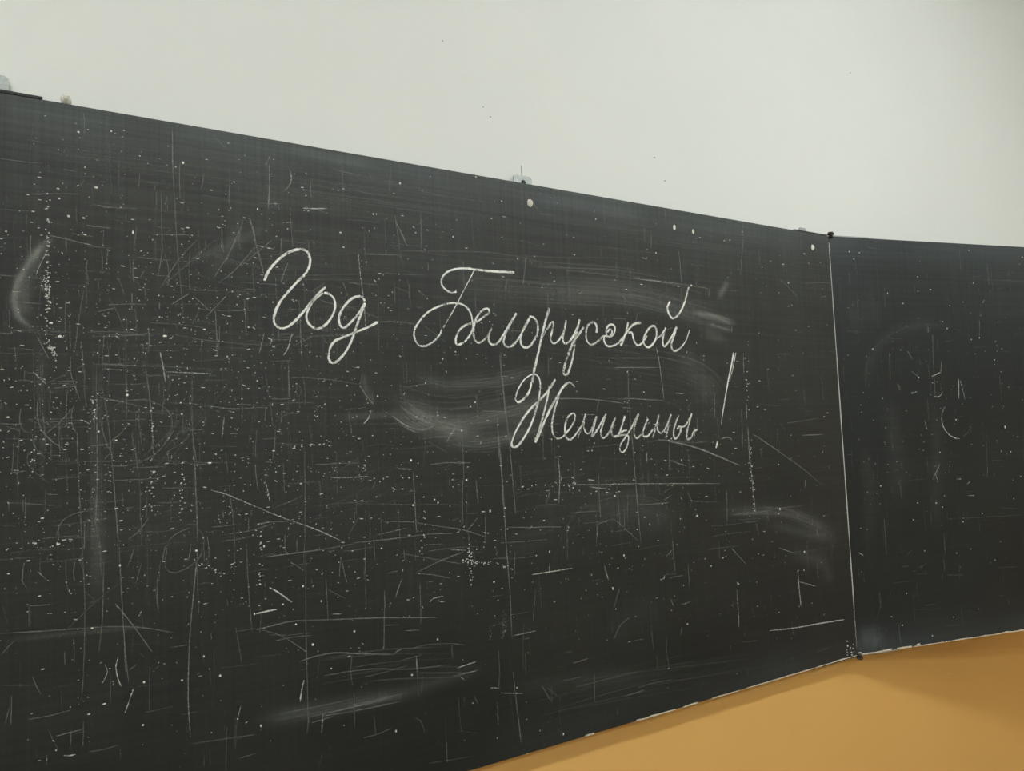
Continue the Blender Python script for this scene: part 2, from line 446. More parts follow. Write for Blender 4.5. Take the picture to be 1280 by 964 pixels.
# first line
letter('chalk capital letter Г', ('A', 4.1, .95, [(122, 283), (140, 240), (175, 195), (220, 155), (265, 133), (305, 126), (335, 138), (350, 170), (347, 210), (325, 250), (285, 290), (240, 340), (200, 390), (178, 435), (168, 475), (178, 505), (205, 522), (235, 515), (275, 485), (320, 435), (360, 385), (400, 340), (428, 315)]))
letter('chalk letter о', ('A', 4.0, .95, [(415, 345), (400, 355), (365, 385), (340, 430), (332, 465), (345, 500), (380, 523), (420, 510), (455, 470), (475, 420), (470, 375), (445, 350), (420, 345)]))
letter('chalk letter д', ('A', 4.2, .95, [(625, 385), (610, 365), (585, 362), (550, 380), (515, 420), (495, 465), (500, 505), (522, 518), (550, 495), (590, 450), (625, 395)]),
       ('A', 4.2, .92, [(626, 395), (600, 460), (575, 535), (550, 600), (520, 650), (480, 690), (455, 692), (443, 665), (450, 620), (475, 585), (520, 565), (575, 542), (630, 520), (688, 492)]))
letter('chalk capital letter Б', ('B', (3, 3.2, 3.4, 3.6, 4.2, 4.4), .95, [(376, 345), (345, 350), (310, 335), (282, 305), (275, 270), (295, 230), (335, 203), (395, 190), (450, 190), (500, 197), (600, 207), (700, 213), (762, 217)]),
       ('B', (2, 1.9, 2.0, 2.2), .85, [(498, 195), (470, 250), (430, 325), (395, 395), (360, 460), (320, 530), (285, 590)]),
       ('B', 3.4, .88, [(278, 597), (265, 630), (240, 660), (205, 690), (165, 707), (130, 703), (105, 675), (93, 635), (100, 590), (130, 540), (175, 490), (230, 455), (300, 428), (360, 420), (410, 428), (450, 455), (472, 495), (482, 540), (485, 590), (465, 635), (430, 680)]))
letter('chalk letter е', ('B', 3.5, .88, [(425, 685), (395, 696), (375, 690), (372, 660), (388, 615), (415, 582), (455, 560), (505, 548), (555, 515), (594, 482), (585, 458), (560, 462), (530, 488), (505, 530), (493, 580), (490, 630), (500, 668), (525, 685), (560, 665), (595, 620), (612, 585)]))
letter('chalk letter л', ('B', 3.9, .9, [(604, 600), (590, 640), (592, 672), (605, 692), (630, 697), (655, 680), (690, 630), (735, 555), (775, 488)]),
       ('B', 4.0, .86, [(772, 495), (730, 570), (700, 635), (690, 680), (703, 705), (730, 712), (765, 690), (800, 640), (830, 585), (865, 520)]))
letter('chalk letter о', ('B', 3.9, .86, [(862, 520), (840, 560), (812, 620), (803, 670), (815, 705), (845, 717), (880, 690), (908, 640), (920, 590), (912, 550), (890, 517), (862, 512)]))
letter('chalk letter р', ('B', 4.5, .88, [(995, 455), (975, 520), (955, 600), (935, 690), (915, 780), (895, 870), (880, 950)]),
       ('D', 4.2, .9, [(308, 190), (300, 245), (285, 310), (268, 378), (240, 425), (205, 458), (175, 470)]),
       ('B', 3.5, .9, [(950, 640), (985, 585), (1010, 550), (1023, 552), (1015, 600), (1003, 650), (1010, 680), (1030, 690), (1060, 665), (1090, 615), (1106, 545)]))
letter('chalk letter у', ('B', 3.8, .88, [(1107, 535), (1095, 600), (1085, 660), (1100, 690), (1130, 675), (1160, 630), (1185, 575), (1197, 530)]),
       ('B', 4.2, .8, [(1197, 530), (1180, 600), (1165, 660), (1160, 730), (1145, 810), (1120, 885), (1100, 900), (1090, 875), (1105, 810), (1130, 740), (1160, 670), (1190, 630), (1225, 580)]))
letter('chalk letter с', ('C', (4.5, 4, 3.5, 3.5, 3.5), .8, [(322, 472), (326, 440), (310, 410), (285, 412), (264, 440), (258, 490), (268, 530), (295, 545), (330, 525), (368, 488)]))
letter('chalk letter с', ('C', 3.5, .9, [(390, 470), (402, 452), (418, 460), (416, 482), (395, 496), (384, 480), (384, 450), (400, 426), (425, 424), (437, 448), (426, 485), (400, 498), (372, 492), (370, 525), (392, 555), (430, 551), (462, 530), (485, 500)]))
letter('chalk letter к', ('C', 4.0, .88, [(518, 408), (505, 460), (490, 510), (472, 552)]),
       ('C', 4.0, .9, [(478, 525), (505, 475), (535, 435), (560, 416), (596, 411)]),
       ('C', 3.5, .9, [(518, 472), (540, 472), (547, 500), (560, 535), (580, 550), (605, 532), (632, 490)]))
letter('chalk letter о', ('C', 3.7, .9, [(685, 432), (660, 432), (635, 460), (615, 500), (615, 540), (640, 562), (670, 540), (690, 500), (692, 455), (680, 430)]),
       ('C', 3.5, .85, [(688, 512), (712, 495), (735, 468), (750, 442)]))
letter('chalk letter й', ('C', 3.9, .9, [(748, 440), (735, 490), (730, 530), (740, 556), (765, 530), (795, 480), (815, 435)]),
       ('C', (4.2, 4, 3.6, 3, 1.6), .9, [(815, 435), (800, 490), (783, 540), (790, 575), (810, 583), (845, 560), (875, 515), (895, 455)]),
       ('C', (3.5, 3.8, 3.2, 3.6, 3.5), .95, [(775, 280), (760, 310), (762, 340), (780, 375), (800, 383), (830, 355), (855, 310), (875, 250), (890, 192)]))
# second line
letter('chalk capital letter Ж', ('D', (2.6, 2.8, 2.8, 4.0, 4.2, 3.4, 4.2, 4.4), .93, [(178, 472), (160, 455), (157, 425), (185, 350), (235, 278), (300, 242), (340, 265), (355, 320), (350, 390), (342, 450), (322, 525), (298, 605), (262, 690), (215, 768), (175, 818), (140, 828), (125, 808), (135, 760), (165, 690), (210, 612), (270, 530), (340, 460), (400, 400), (440, 345), (475, 285)]),
       ('D', (3.4, 4, 4.6, 4.6), .92, [(428, 335), (415, 420), (395, 510), (372, 600), (345, 700), (315, 792)]),
       ('D', (4, 4, 5, 5, 4, 2.5), .92, [(330, 770), (365, 680), (405, 585), (450, 495), (500, 410), (532, 355), (570, 318), (605, 315), (630, 345)]),
       ('D', 3.4, .85, [(505, 420), (478, 500), (460, 580), (448, 650), (455, 720), (490, 760), (530, 750), (560, 722)]))
letter('chalk letter е', ('D', 3.3, .9, [(560, 720), (600, 670), (628, 620), (634, 575), (615, 558), (578, 588), (558, 640), (553, 690), (560, 740), (585, 770), (620, 752), (655, 705), (690, 655)]))
letter('chalk letter н', ('D', 3.4, .8, [(718, 562), (705, 610), (690, 660), (658, 758)]), ('D', 3.0, .85, [(708, 625), (706, 670), (718, 708), (740, 720), (762, 695), (785, 640), (806, 585)]), ('D', 3.4, .8, [(808, 580), (788, 650), (768, 752)]))
letter('chalk letter щ', ('E', 3.4, .8, [(0, 745), (40, 690), (80, 620), (110, 565), (88, 640), (70, 700), (84, 752), (120, 730), (155, 670), (184, 590)]),
       ('E', 3.6, .8, [(184, 595), (165, 660), (155, 715), (175, 745), (205, 735), (230, 680), (262, 575)]),
       ('E', 3.8, .85, [(262, 580), (242, 645), (225, 700), (205, 740), (245, 700), (280, 690)]),
       ('E', 3.0, .85, [(175, 740), (210, 735), (260, 728), (290, 742), (285, 800), (265, 850), (240, 868), (222, 845), (230, 800), (265, 750), (310, 680)]))
letter('chalk letter и', ('E', 3.6, .82, [(310, 680), (348, 605), (372, 562), (348, 630), (335, 700), (348, 750), (375, 745), (410, 690), (446, 598)]),
       ('E', 3.4, .82, [(446, 600), (425, 650), (408, 705), (415, 740), (448, 735), (490, 680)]))
letter('chalk letter н', ('E', 3.4, .8, [(535, 568), (520, 630), (502, 690), (485, 752)]), ('E', 1.6, .7, [(488, 644), (560, 649), (640, 653), (680, 655)]),
       ('E', 3.2, .82, [(515, 640), (525, 690), (545, 712), (575, 692), (602, 645), (632, 565)]), ('E', 3.4, .8, [(632, 565), (612, 650), (590, 752)]))
letter('chalk letter ы', ('E', 3.6, .82, [(692, 572), (668, 635), (652, 705), (662, 757), (685, 742), (708, 700), (704, 664), (680, 678)]),
       ('E', 3.2, .82, [(690, 662), (735, 662), (768, 620), (796, 555)]), ('E', 3.4, .82, [(796, 555), (776, 640), (760, 700), (758, 755), (788, 755), (812, 705), (842, 685)]), ('E', 2.2, .7, [(822, 690), (815, 768)]))
letter('chalk exclamation mark', ('E', (3.4, 3.6, 3.4, 2.8, 2.0, .8), .93, [(1133, 68), (1115, 170), (1090, 290), (1066, 430), (1046, 550), (1033, 645)]), ('E', (1.6, 1.8, 1), .85, [(1150, 70), (1128, 185), (1100, 300)]),
       ('E', (3, 4.4, 2.5), .93, [(1001, 780), (998, 805), (990, 834)]))

# marks left by earlier lessons, each traced from the photograph: view, width px, density, points
MARKS = [
 # left upper part
 ('N', 1.8, .5, [(250, 378), (320, 392), (390, 410), (465, 427)]), ('N', 2.0, .75, [(62, 658), (105, 658)]), ('N', 1.6, .7, [(232, 460), (205, 515), (180, 572)]),
 ('N', 1.6, .5, [(425, 98), (400, 130)]), ('N', 1.6, .4, [(150, 172), (270, 168), (400, 170)]), ('N', 1.6, .35, [(806, 165), (808, 320), (810, 430)]),
 ('N', 1.5, .35, [(868, 100), (876, 280), (890, 480), (912, 720), (915, 770)]), ('N', 1.5, .38, [(782, 160), (782, 250)]), ('N', 1.5, .35, [(685, 330), (670, 440)]),
 ('N', 1.6, .35, [(860, 345), (825, 370)]), ('N', 1.6, .4, [(480, 760), (575, 740)]), ('N', 1.6, .4, [(420, 650), (395, 790), (375, 950)]),
 ('N', 1.6, .32, [(540, 685), (590, 770), (625, 870), (628, 950)]), ('N', 1.6, .4, [(590, 580), (622, 675)]), ('N', 1.6, .45, [(725, 545), (700, 590)]), ('N', 1.5, .35, [(640, 580), (690, 615), (705, 655)]),
 ('N', 1.8, .32, [(990, 395), (900, 490), (800, 640)]), ('N', 2.0, .32, [(1070, 400), (940, 520), (810, 630)]), ('N', 1.6, .42, [(1215, 310), (1160, 440), (1075, 580)]),
 ('N', 1.6, .35, [(1200, 340), (1120, 530)]), ('N', 1.6, .4, [(1275, 435), (1175, 550), (1085, 620)]), ('N', 1.8, .4, [(1250, 285), (1275, 410)]), ('N', 1.6, .5, [(968, 680), (1050, 755)]),
 ('N', 1.6, .45, [(1135, 675), (1030, 785)]), ('N', 1.5, .3, [(930, 648), (1100, 652), (1275, 660)]), ('N', 1.5, .28, [(860, 720), (1100, 722), (1280, 748)]), ('N', 1.6, .4, [(440, 860), (560, 858), (690, 868)]),
 ('N', 1.6, .35, [(455, 885), (620, 880), (740, 868), (900, 878), (1020, 900), (1280, 925)]), ('N', 1.5, .3, [(640, 930), (900, 925), (1280, 945)]), ('N', 1.5, .45, [(1220, 690), (1232, 850)]),
 ('N', 1.5, .45, [(190, 855), (205, 895)]), ('N', 1.5, .35, [(348, 790), (352, 955)]), ('N', 2.4, .6, [(245, 620), (248, 690)]), ('N', 2.4, .6, [(215, 625), (216, 660)]),
 # left middle part
 ('O', 1.8, .42, [(385, 400), (392, 620), (402, 800), (410, 960)]), ('O', 1.8, .35, [(480, 60), (483, 300), (487, 560), (480, 900)]), ('O', 1.8, .42, [(512, 180), (540, 350), (562, 560), (580, 800), (592, 960)]),
 ('O', 1.8, .42, [(725, 60), (750, 240), (762, 400), (768, 540)]), ('O', 2.2, .36, [(960, 80), (962, 380), (978, 650), (988, 950)]), ('O', 1.6, .45, [(960, 400), (985, 560)]), ('O', 1.6, .35, [(630, 0), (632, 260)]),
 ('O', 1.5, .35, [(1208, 120), (1212, 360)]), ('O', 1.6, .35, [(100, 380), (88, 560), (90, 725)]), ('O', 1.6, .4, [(105, 285), (98, 340), (120, 395), (160, 402)]), ('O', 1.6, .4, [(210, 215), (188, 260), (190, 340), (215, 400), (270, 455), (330, 490)]),
 ('O', 1.6, .38, [(365, 280), (300, 350), (230, 410)]), ('O', 1.6, .4, [(372, 265), (358, 310), (362, 370), (378, 400)]), ('O', 1.6, .38, [(355, 20), (355, 110), (385, 200), (402, 250)]), ('O', 1.6, .3, [(430, 60), (370, 90), (250, 150)]),
 ('O', 1.6, .35, [(490, 225), (580, 245), (690, 270), (740, 285)]), ('O', 1.8, .36, [(640, 245), (720, 240), (800, 265), (850, 310), (860, 370), (830, 450), (770, 515), (690, 555), (600, 572), (500, 560)]),
 ('O', 1.6, .35, [(640, 240), (560, 280), (510, 350), (530, 450), (550, 500), (520, 540)]), ('O', 1.5, .4, [(500, 275), (475, 320), (470, 390)]), ('O', 1.5, .35, [(490, 350), (600, 345), (730, 335)]),
 ('O', 1.6, .32, [(250, 545), (500, 548), (760, 545), (1000, 552), (1200, 555)]), ('O', 1.5, .36, [(470, 60), (650, 68), (900, 75), (1200, 100)]), ('O', 1.8, .55, [(825, 98), (940, 104), (1055, 108)]), ('O', 2, .7, [(800, 0), (815, 70), (828, 150)]),
 ('O', 2, .7, [(165, 100), (200, 130), (232, 162)]), ('O', 1.6, .6, [(395, 340), (420, 345), (447, 360)]), ('O', 1.8, .55, [(1120, 330), (1110, 430)]), ('O', 1.5, .4, [(850, 255), (960, 260), (1080, 275), (1200, 292)]),
 ('O', 1.5, .38, [(20, 752), (150, 760), (300, 770)]), ('O', 1.6, .35, [(280, 920), (310, 850), (370, 810), (460, 790)]), ('O', 1.6, .42, [(745, 830), (690, 900), (640, 940)]), ('O', 2, .65, [(1055, 692), (1130, 712), (1210, 745), (1280, 775)]),
 ('O', 1.6, .32, [(950, 880), (880, 910), (835, 955)]), ('O', 1.6, .34, [(985, 880), (1010, 910), (1025, 955)]), ('O', 1.6, .4, [(30, 372), (100, 395)]), ('O', 1.5, .32, [(905, 330), (830, 420), (720, 520)]), ('O', 1.5, .3, [(950, 420), (900, 460), (820, 510)]),
 ('O', 1.5, .45, [(772, 435), (758, 470), (768, 490)]), ('O', 1.6, .35, [(160, 410), (172, 470), (225, 530)]), ('O', 1.6, .34, [(140, 500), (145, 570), (240, 655)]),
 # lower left
 ('P', 1.6, .4, [(505, 0), (515, 200), (530, 440), (548, 610)]), ('P', 1.6, .34, [(348, 0), (360, 250), (355, 520), (348, 640)]), ('P', 1.6, .35, [(440, 60), (435, 300), (420, 460)]), ('P', 1.8, .5, [(840, 20), (820, 220), (805, 400), (798, 640), (808, 820)]),
 ('P', 1.6, .38, [(835, 40), (842, 300)]), ('P', 1.8, .42, [(1045, 0), (1055, 200), (1070, 380)]), ('P', 1.6, .4, [(710, 20), (700, 90), (730, 122), (790, 105), (840, 65), (865, 20)]), ('P', 1.6, .5, [(800, 75), (810, 0)]), ('P', 1.6, .5, [(688, 80), (700, 20), (715, 0)]),
 ('P', 1.6, .42, [(600, 80), (575, 175)]), ('P', 1.6, .34, [(655, 170), (675, 290)]), ('P', 1.5, .33, [(500, 170), (380, 270), (250, 400)]), ('P', 1.6, .55, [(490, 255), (560, 340), (645, 458)]), ('P', 1.8, .75, [(502, 478), (492, 520), (500, 570), (514, 605)]),
 ('P', 1.6, .65, [(445, 510), (455, 545), (435, 590)]), ('P', 2, .8, [(566, 615), (550, 660), (530, 718)]), ('P', 1.6, .45, [(595, 460), (610, 482)]), ('P', 1.6, .4, [(545, 540), (580, 510)]), ('P', 2.2, .38, [(0, 380), (150, 372), (300, 362), (450, 352), (600, 355), (740, 378)]),
 ('P', 1.6, .38, [(60, 410), (0, 475)]), ('P', 2.4, .75, [(270, 898), (300, 898), (320, 893)]), ('P', 1.6, .5, [(200, 895), (197, 940)]), ('P', 1.5, .42, [(40, 690), (20, 770)]), ('P', 1.8, .55, [(1022, 685), (1008, 742)]), ('P', 1.5, .35, [(1005, 745), (998, 870)]), ('P', 1.5, .35, [(962, 780), (958, 960)]),
 ('P', 2.2, .35, [(1005, 372), (1086, 358)]), ('P', 1.8, .45, [(240, 815), (300, 800), (355, 785)]), ('P', 1.5, .4, [(303, 790), (298, 870)]), ('P', 2.2, .32, [(800, 850), (950, 828), (1086, 808)]), ('P', 1.8, .42, [(1010, 912), (1086, 888)]), ('P', 1.5, .35, [(640, 540), (690, 510)]),
 ('P', 1.6, .4, [(540, 100), (570, 20)]), ('P', 1.6, .6, [(160, 118), (195, 150)]), ('P', 1.5, .35, [(720, 440), (795, 428)]), ('P', 1.5, .33, [(0, 600), (160, 600)]), ('P', 1.5, .3, [(205, 790), (250, 880)]),
 # middle
 ('Q', 1.8, .42, [(1215, 0), (1240, 240), (1275, 500)]), ('Q', 2, .45, [(1210, 390), (1230, 650), (1245, 850), (1250, 950)]), ('Q', 1.6, .45, [(785, 600), (795, 770), (802, 905)]), ('Q', 1.6, .42, [(1030, 400), (1040, 640)]), ('Q', 1.6, .38, [(243, 480), (245, 700), (245, 950)]),
 ('Q', 1.6, .32, [(45, 100), (70, 250), (85, 380)]), ('Q', 1.6, .4, [(720, 150), (728, 260)]), ('Q', 1.6, .38, [(160, 40), (170, 250)]), ('Q', 1.6, .42, [(165, 128), (280, 130), (400, 142), (520, 165)]), ('Q', 1.8, .5, [(520, 168), (545, 210), (585, 260)]), ('Q', 1.8, .7, [(575, 300), (560, 335), (535, 362)]),
 ('Q', 1.8, .55, [(680, 320), (720, 350), (780, 388)]), ('Q', 1.6, .6, [(1002, 368), (975, 410), (955, 450)]), ('Q', 2, .65, [(0, 772), (80, 808), (170, 842), (300, 888), (420, 942)]), ('Q', 1.8, .5, [(0, 862), (80, 850), (160, 848)]), ('Q', 1.8, .55, [(370, 628), (430, 630), (560, 622)]), ('Q', 1.8, .65, [(705, 585), (780, 587)]),
 ('Q', 1.8, .45, [(490, 955), (680, 935), (860, 912), (980, 908)]), ('Q', 1.6, .42, [(640, 850), (780, 852), (900, 870), (1040, 892), (1160, 930)]), ('Q', 1.5, .35, [(290, 770), (420, 758), (600, 745)]), ('Q', 1.5, .4, [(280, 835), (370, 828)]), ('Q', 1.5, .36, [(90, 355), (140, 320), (190, 300)]), ('Q', 1.5, .35, [(100, 775), (180, 745), (235, 715)]),
 ('Q', 1.5, .5, [(240, 640), (268, 668)]), ('Q', 1.6, .6, [(48, 650), (60, 700), (70, 750)]), ('Q', 1.6, .35, [(605, 630), (580, 690)]), ('Q', 1.5, .35, [(520, 820), (460, 920)]), ('Q', 1.5, .3, [(500, 760), (1100, 765)]), ('Q', 1.5, .35, [(710, 780), (722, 955)]), ('Q', 2.0, .6, [(490, 77), (522, 78)]),
 ('Q', 1.5, .34, [(205, 165), (202, 200), (215, 220), (225, 190), (212, 160)]), ('Q', 1.6, .5, [(540, 560), (548, 590), (530, 600)]), ('Q', 1.6, .5, [(545, 620), (518, 668)]),
 # lower middle
 ('R', 1.8, .4, [(545, 0), (548, 160)]), ('R', 1.6, .38, [(250, 0), (250, 420), (260, 860), (255, 950)]), ('R', 1.8, .5, [(50, 65), (180, 48), (330, 28), (490, 0)]), ('R', 2.2, .42, [(805, 142), (900, 95), (1040, 38)]), ('R', 1.6, .45, [(800, 148), (880, 155), (970, 172)]), ('R', 1.6, .42, [(725, 48), (880, 75), (1030, 100)]),
 ('R', 1.6, .6, [(730, 175), (712, 220), (698, 270)]), ('R', 1.8, .7, [(868, 290), (890, 272), (935, 262)]), ('R', 2, .85, [(908, 285), (942, 290)]), ('R', 2.4, .85, [(65, 218), (110, 242), (180, 292)]), ('R', 2.8, .9, [(0, 350), (50, 338), (104, 327)]), ('R', 2.4, .8, [(240, 680), (228, 735), (220, 790)]),
 ('R', 2, .45, [(0, 430), (100, 405), (200, 385), (400, 378), (640, 370), (900, 370)]), ('R', 1.8, .42, [(20, 428), (130, 462), (265, 548)]), ('R', 2, .45, [(215, 590), (300, 562), (400, 545), (550, 550), (700, 555)]), ('R', 1.8, .35, [(750, 535), (850, 505), (960, 498), (1040, 505)]), ('R', 1.8, .5, [(690, 548), (730, 525)]), ('R', 1.8, .5, [(698, 540), (720, 522)]),
 ('R', 2, .36, [(340, 660), (450, 640), (600, 625), (760, 628), (960, 605)]), ('R', 1.8, .65, [(1005, 622), (1060, 602), (1100, 590)]), ('R', 1.6, .45, [(985, 662), (1110, 632)]), ('R', 1.6, .5, [(1015, 660), (1045, 682)]), ('R', 1.6, .6, [(802, 560), (806, 668)]), ('R', 1.6, .42, [(490, 745), (493, 915)]),
 ('R', 1.5, .36, [(590, 860), (598, 955)]), ('R', 1.6, .35, [(790, 868), (825, 890), (845, 950)]), ('R', 2, .7, [(335, 850), (328, 950)]), ('R', 2, .36, [(280, 860), (450, 825), (730, 748)]), ('R', 2, .36, [(330, 862), (520, 830), (720, 788)]), ('R', 1.8, .6, [(380, 352), (430, 350)]), ('R', 1.8, .55, [(745, 435), (820, 430)]),
 ('R', 1.6, .7, [(1172, 720), (1212, 720)]), ('R', 1.6, .6, [(1218, 745), (1278, 747)]), ('R', 1.5, .45, [(1208, 815), (1210, 905)]), ('R', 1.6, .45, [(1090, 760), (1110, 800)]), ('R', 2, .42, [(1250, 0), (1272, 250)]), ('R', 1.6, .36, [(820, 200), (825, 400)]), ('R', 1.6, .6, [(975, 30), (1050, 32)]), ('R', 1.5, .34, [(350, 225), (450, 275)]),
 # centre to right
 ('S', 2, .45, [(180, 0), (195, 200), (212, 500), (230, 720), (240, 960)]), ('S', 1.6, .42, [(232, 20), (245, 180), (258, 330)]), ('S', 1.8, .55, [(470, 40), (478, 150), (475, 275)]), ('S', 1.6, .45, [(430, 200), (418, 270)]), ('S', 1.8, .45, [(845, 0), (862, 220), (885, 480)]), ('S', 1.6, .55, [(540, 183), (680, 185), (820, 180), (1280, 178)]),
 ('S', 1.8, .7, [(625, 195), (735, 208)]), ('S', 2, .75, [(620, 160), (652, 162)]), ('S', 2, .75, [(340, 634), (430, 620), (540, 602)]), ('S', 1.8, .7, [(427, 580), (427, 625)]), ('S', 1.6, .4, [(515, 380), (518, 560)]), ('S', 1.6, .42, [(255, 515), (252, 640)]), ('S', 1.6, .42, [(358, 705), (345, 865)]), ('S', 1.8, .55, [(245, 940), (360, 915)]),
 ('S', 1.8, .65, [(700, 585), (722, 660)]), ('S', 1.6, .55, [(1012, 545), (1038, 512)]), ('S', 1.8, .6, [(1000, 262), (1030, 240)]), ('S', 1.8, .6, [(1090, 785), (1132, 768)]), ('S', 1.6, .6, [(1030, 750), (1048, 790)]), ('S', 1.8, .65, [(980, 660), (1000, 652), (1002, 635)]), ('S', 1.6, .4, [(830, 845), (780, 890), (750, 955)]), ('S', 1.6, .4, [(780, 690), (750, 800)]),
 ('S', 1.8, .75, [(912, 20), (916, 75)]), ('S', 1.6, .5, [(1028, 0), (1028, 105)]), ('S', 1.6, .45, [(1028, 62), (1110, 90)]), ('S', 1.5, .35, [(0, 328), (100, 326)]), ('S', 1.5, .4, [(215, 398), (380, 398)]), ('S', 1.5, .36, [(530, 325), (690, 315)]), ('S', 1.6, .42, [(775, 320), (760, 350)]), ('S', 1.6, .42, [(750, 355), (790, 390), (870, 465)]),
 ('S', 1.6, .5, [(668, 380), (665, 450)]), ('S', 1.6, .5, [(668, 380), (720, 365)]), ('S', 1.6, .35, [(800, 280), (802, 420)]), ('S', 1.5, .42, [(550, 60), (550, 165)]), ('S', 1.5, .5, [(485, 135), (487, 175)]),
 ('T', 1.8, .55, [(120, 42), (210, 60), (290, 85), (400, 130), (460, 155)]), ('T', 1.8, .42, [(520, 8), (620, 75), (740, 160), (845, 248)]), ('T', 2.2, .62, [(502, 40), (512, 150), (522, 260), (535, 365)]), ('T', 1.6, .5, [(540, 420), (542, 460)]), ('T', 2, .75, [(730, 640), (738, 730), (746, 808)]), ('T', 1.8, .65, [(448, 730), (455, 830), (459, 905)]),
 ('T', 2.2, .8, [(600, 922), (720, 908), (850, 885), (945, 870)]), ('T', 1.6, .36, [(420, 385), (540, 375), (640, 355), (770, 340)]), ('T', 1.6, .5, [(425, 540), (490, 612)]), ('T', 1.6, .55, [(645, 538), (708, 560)]), ('T', 1.8, .55, [(738, 695), (815, 715)]), ('T', 1.6, .5, [(822, 610), (825, 680)]), ('T', 1.6, .5, [(820, 440), (822, 480)]),
 ('T', 1.6, .5, [(752, 16), (850, 12)]), ('T', 1.6, .45, [(136, 50), (136, 180)]), ('T', 1.6, .5, [(110, 318), (145, 292)]), ('T', 1.8, .65, [(765, 222), (766, 258)]), ('T', 1.6, .4, [(590, 370), (595, 415)]),
 # around the writing
 ('A', 2, .55, [(590, 130), (600, 240), (612, 330), (622, 430), (632, 555)]), ('A', 1.8, .5, [(342, 80), (344, 130)]), ('A', 2, .5, [(65, 10), (80, 100), (105, 190), (118, 250)]), ('A', 1.8, .5, [(75, 105), (120, 115), (172, 126)]), ('A', 1.8, .4, [(0, 215), (100, 130), (160, 80)]), ('A', 1.8, .42, [(785, 0), (835, 110)]),
 ('A', 1.6, .35, [(0, 290), (200, 305)]), ('A', 1.6, .34, [(0, 350), (200, 352)]), ('A', 2, .45, [(240, 190), (205, 290)]), ('A', 1.8, .42, [(25, 370), (30, 560)]), ('A', 2, .6, [(260, 545), (240, 620), (215, 660)]), ('A', 1.8, .55, [(122, 540), (95, 650)]), ('A', 1.8, .7, [(140, 570), (158, 580), (150, 600)]), ('A', 1.8, .4, [(295, 380), (310, 680)]),
 ('A', 1.6, .32, [(150, 570), (400, 560), (600, 550)]), ('A', 1.8, .4, [(430, 290), (350, 345)]), ('A', 1.8, .38, [(400, 380), (560, 430)]), ('A', 1.8, .36, [(480, 395), (620, 440), (690, 470)]), ('A', 1.8, .45, [(690, 490), (780, 488), (880, 502)]), ('A', 1.6, .32, [(0, 600), (200, 608)]), ('A', 1.6, .32, [(690, 300), (692, 640)]), ('A', 1.6, .4, [(620, 150), (800, 155)]),
 ('B', 1.8, .5, [(840, 110), (830, 220), (818, 305)]), ('B', 1.6, .5, [(712, 260), (702, 340)]), ('B', 1.6, .5, [(945, 325), (955, 290)]), ('B', 1.5, .32, [(0, 70), (300, 75), (700, 95), (1180, 205)]), ('B', 1.6, .45, [(1190, 410), (1220, 435)]), ('B', 1.8, .45, [(625, 400), (632, 450)]), ('B', 1.8, .65, [(1000, 800), (1018, 780)]), ('B', 1.6, .36, [(670, 720), (680, 930)]),
 ('C', 1.8, .5, [(560, 140), (700, 155), (880, 178), (1020, 202)]), ('C', 1.8, .6, [(1018, 200), (1016, 245)]), ('C', 1.6, .4, [(1060, 212), (1190, 215)]), ('C', 1.8, .6, [(690, 560), (710, 660), (738, 880)]), ('C', 1.8, .5, [(400, 628), (700, 628)]), ('C', 1.6, .45, [(430, 688), (700, 686)]), ('C', 1.8, .6, [(1156, 430), (1155, 465)]), ('C', 1.6, .5, [(575, 345), (565, 410)]),
 ('C', 1.6, .45, [(920, 310), (925, 390)]), ('C', 1.6, .4, [(518, 700), (520, 880)]), ('C', 2, .6, [(600, 8), (632, 20)]), ('C', 2, .5, [(210, 282), (238, 300)]), ('C', 2, .5, [(480, 248), (508, 272)]), ('C', 1.8, .65, [(812, 845), (858, 850)]), ('C', 1.8, .4, [(1020, 420), (1150, 460)]),
 ('D', 1.6, .4, [(30, 100), (60, 350), (90, 650), (120, 930)]), ('D', 1.8, .5, [(460, 440), (700, 440), (900, 460), (1028, 478)]), ('D', 1.6, .45, [(830, 430), (810, 540)]), ('D', 1.6, .4, [(380, 670), (520, 635)]), ('D', 1.6, .36, [(10, 580), (25, 930)]), ('D', 1.6, .5, [(680, 568), (790, 568)]), ('D', 1.6, .4, [(420, 90), (422, 260)]),
 ('E', 1.6, .45, [(285, 210), (295, 430), (310, 640), (335, 930)]), ('E', 1.6, .5, [(180, 188), (480, 190)]), ('E', 1.6, .48, [(240, 435), (400, 442), (570, 455)]), ('E', 1.6, .6, [(672, 395), (735, 400)]), ('E', 1.6, .5, [(980, 390), (980, 590)]), ('E', 1.6, .5, [(530, 765), (700, 790), (870, 840), (1000, 890), (1140, 955)]),
 ('E', 1.8, .7, [(437, 860), (440, 950)]), ('E', 1.6, .5, [(840, 590), (842, 690)]), ('E', 1.6, .5, [(1140, 134), (1205, 146)]), ('E', 1.6, .4, [(790, 470), (760, 520)]), ('E', 1.8, .6, [(1030, 760), (1090, 748), (1120, 768)]), ('E', 2.2, .6, [(1236, 480), (1238, 600)]), ('E', 2.2, .6, [(1246, 660), (1260, 940)]), ('E', 1.6, .5, [(1210, 70), (1215, 240)]),
 ('U', 1.6, .42, [(62, 40), (64, 230), (74, 420), (84, 600)]), ('U', 1.8, .5, [(545, 220), (546, 330), (541, 450)]), ('U', 1.8, .6, [(645, 240), (656, 280), (650, 320), (622, 355)]), ('U', 2, .8, [(715, 441), (770, 443), (835, 442)]), ('U', 1.8, .7, [(555, 417), (600, 419)]), ('U', 1.6, .55, [(752, 300), (755, 385)]), ('U', 1.6, .42, [(910, 225), (918, 410)]),
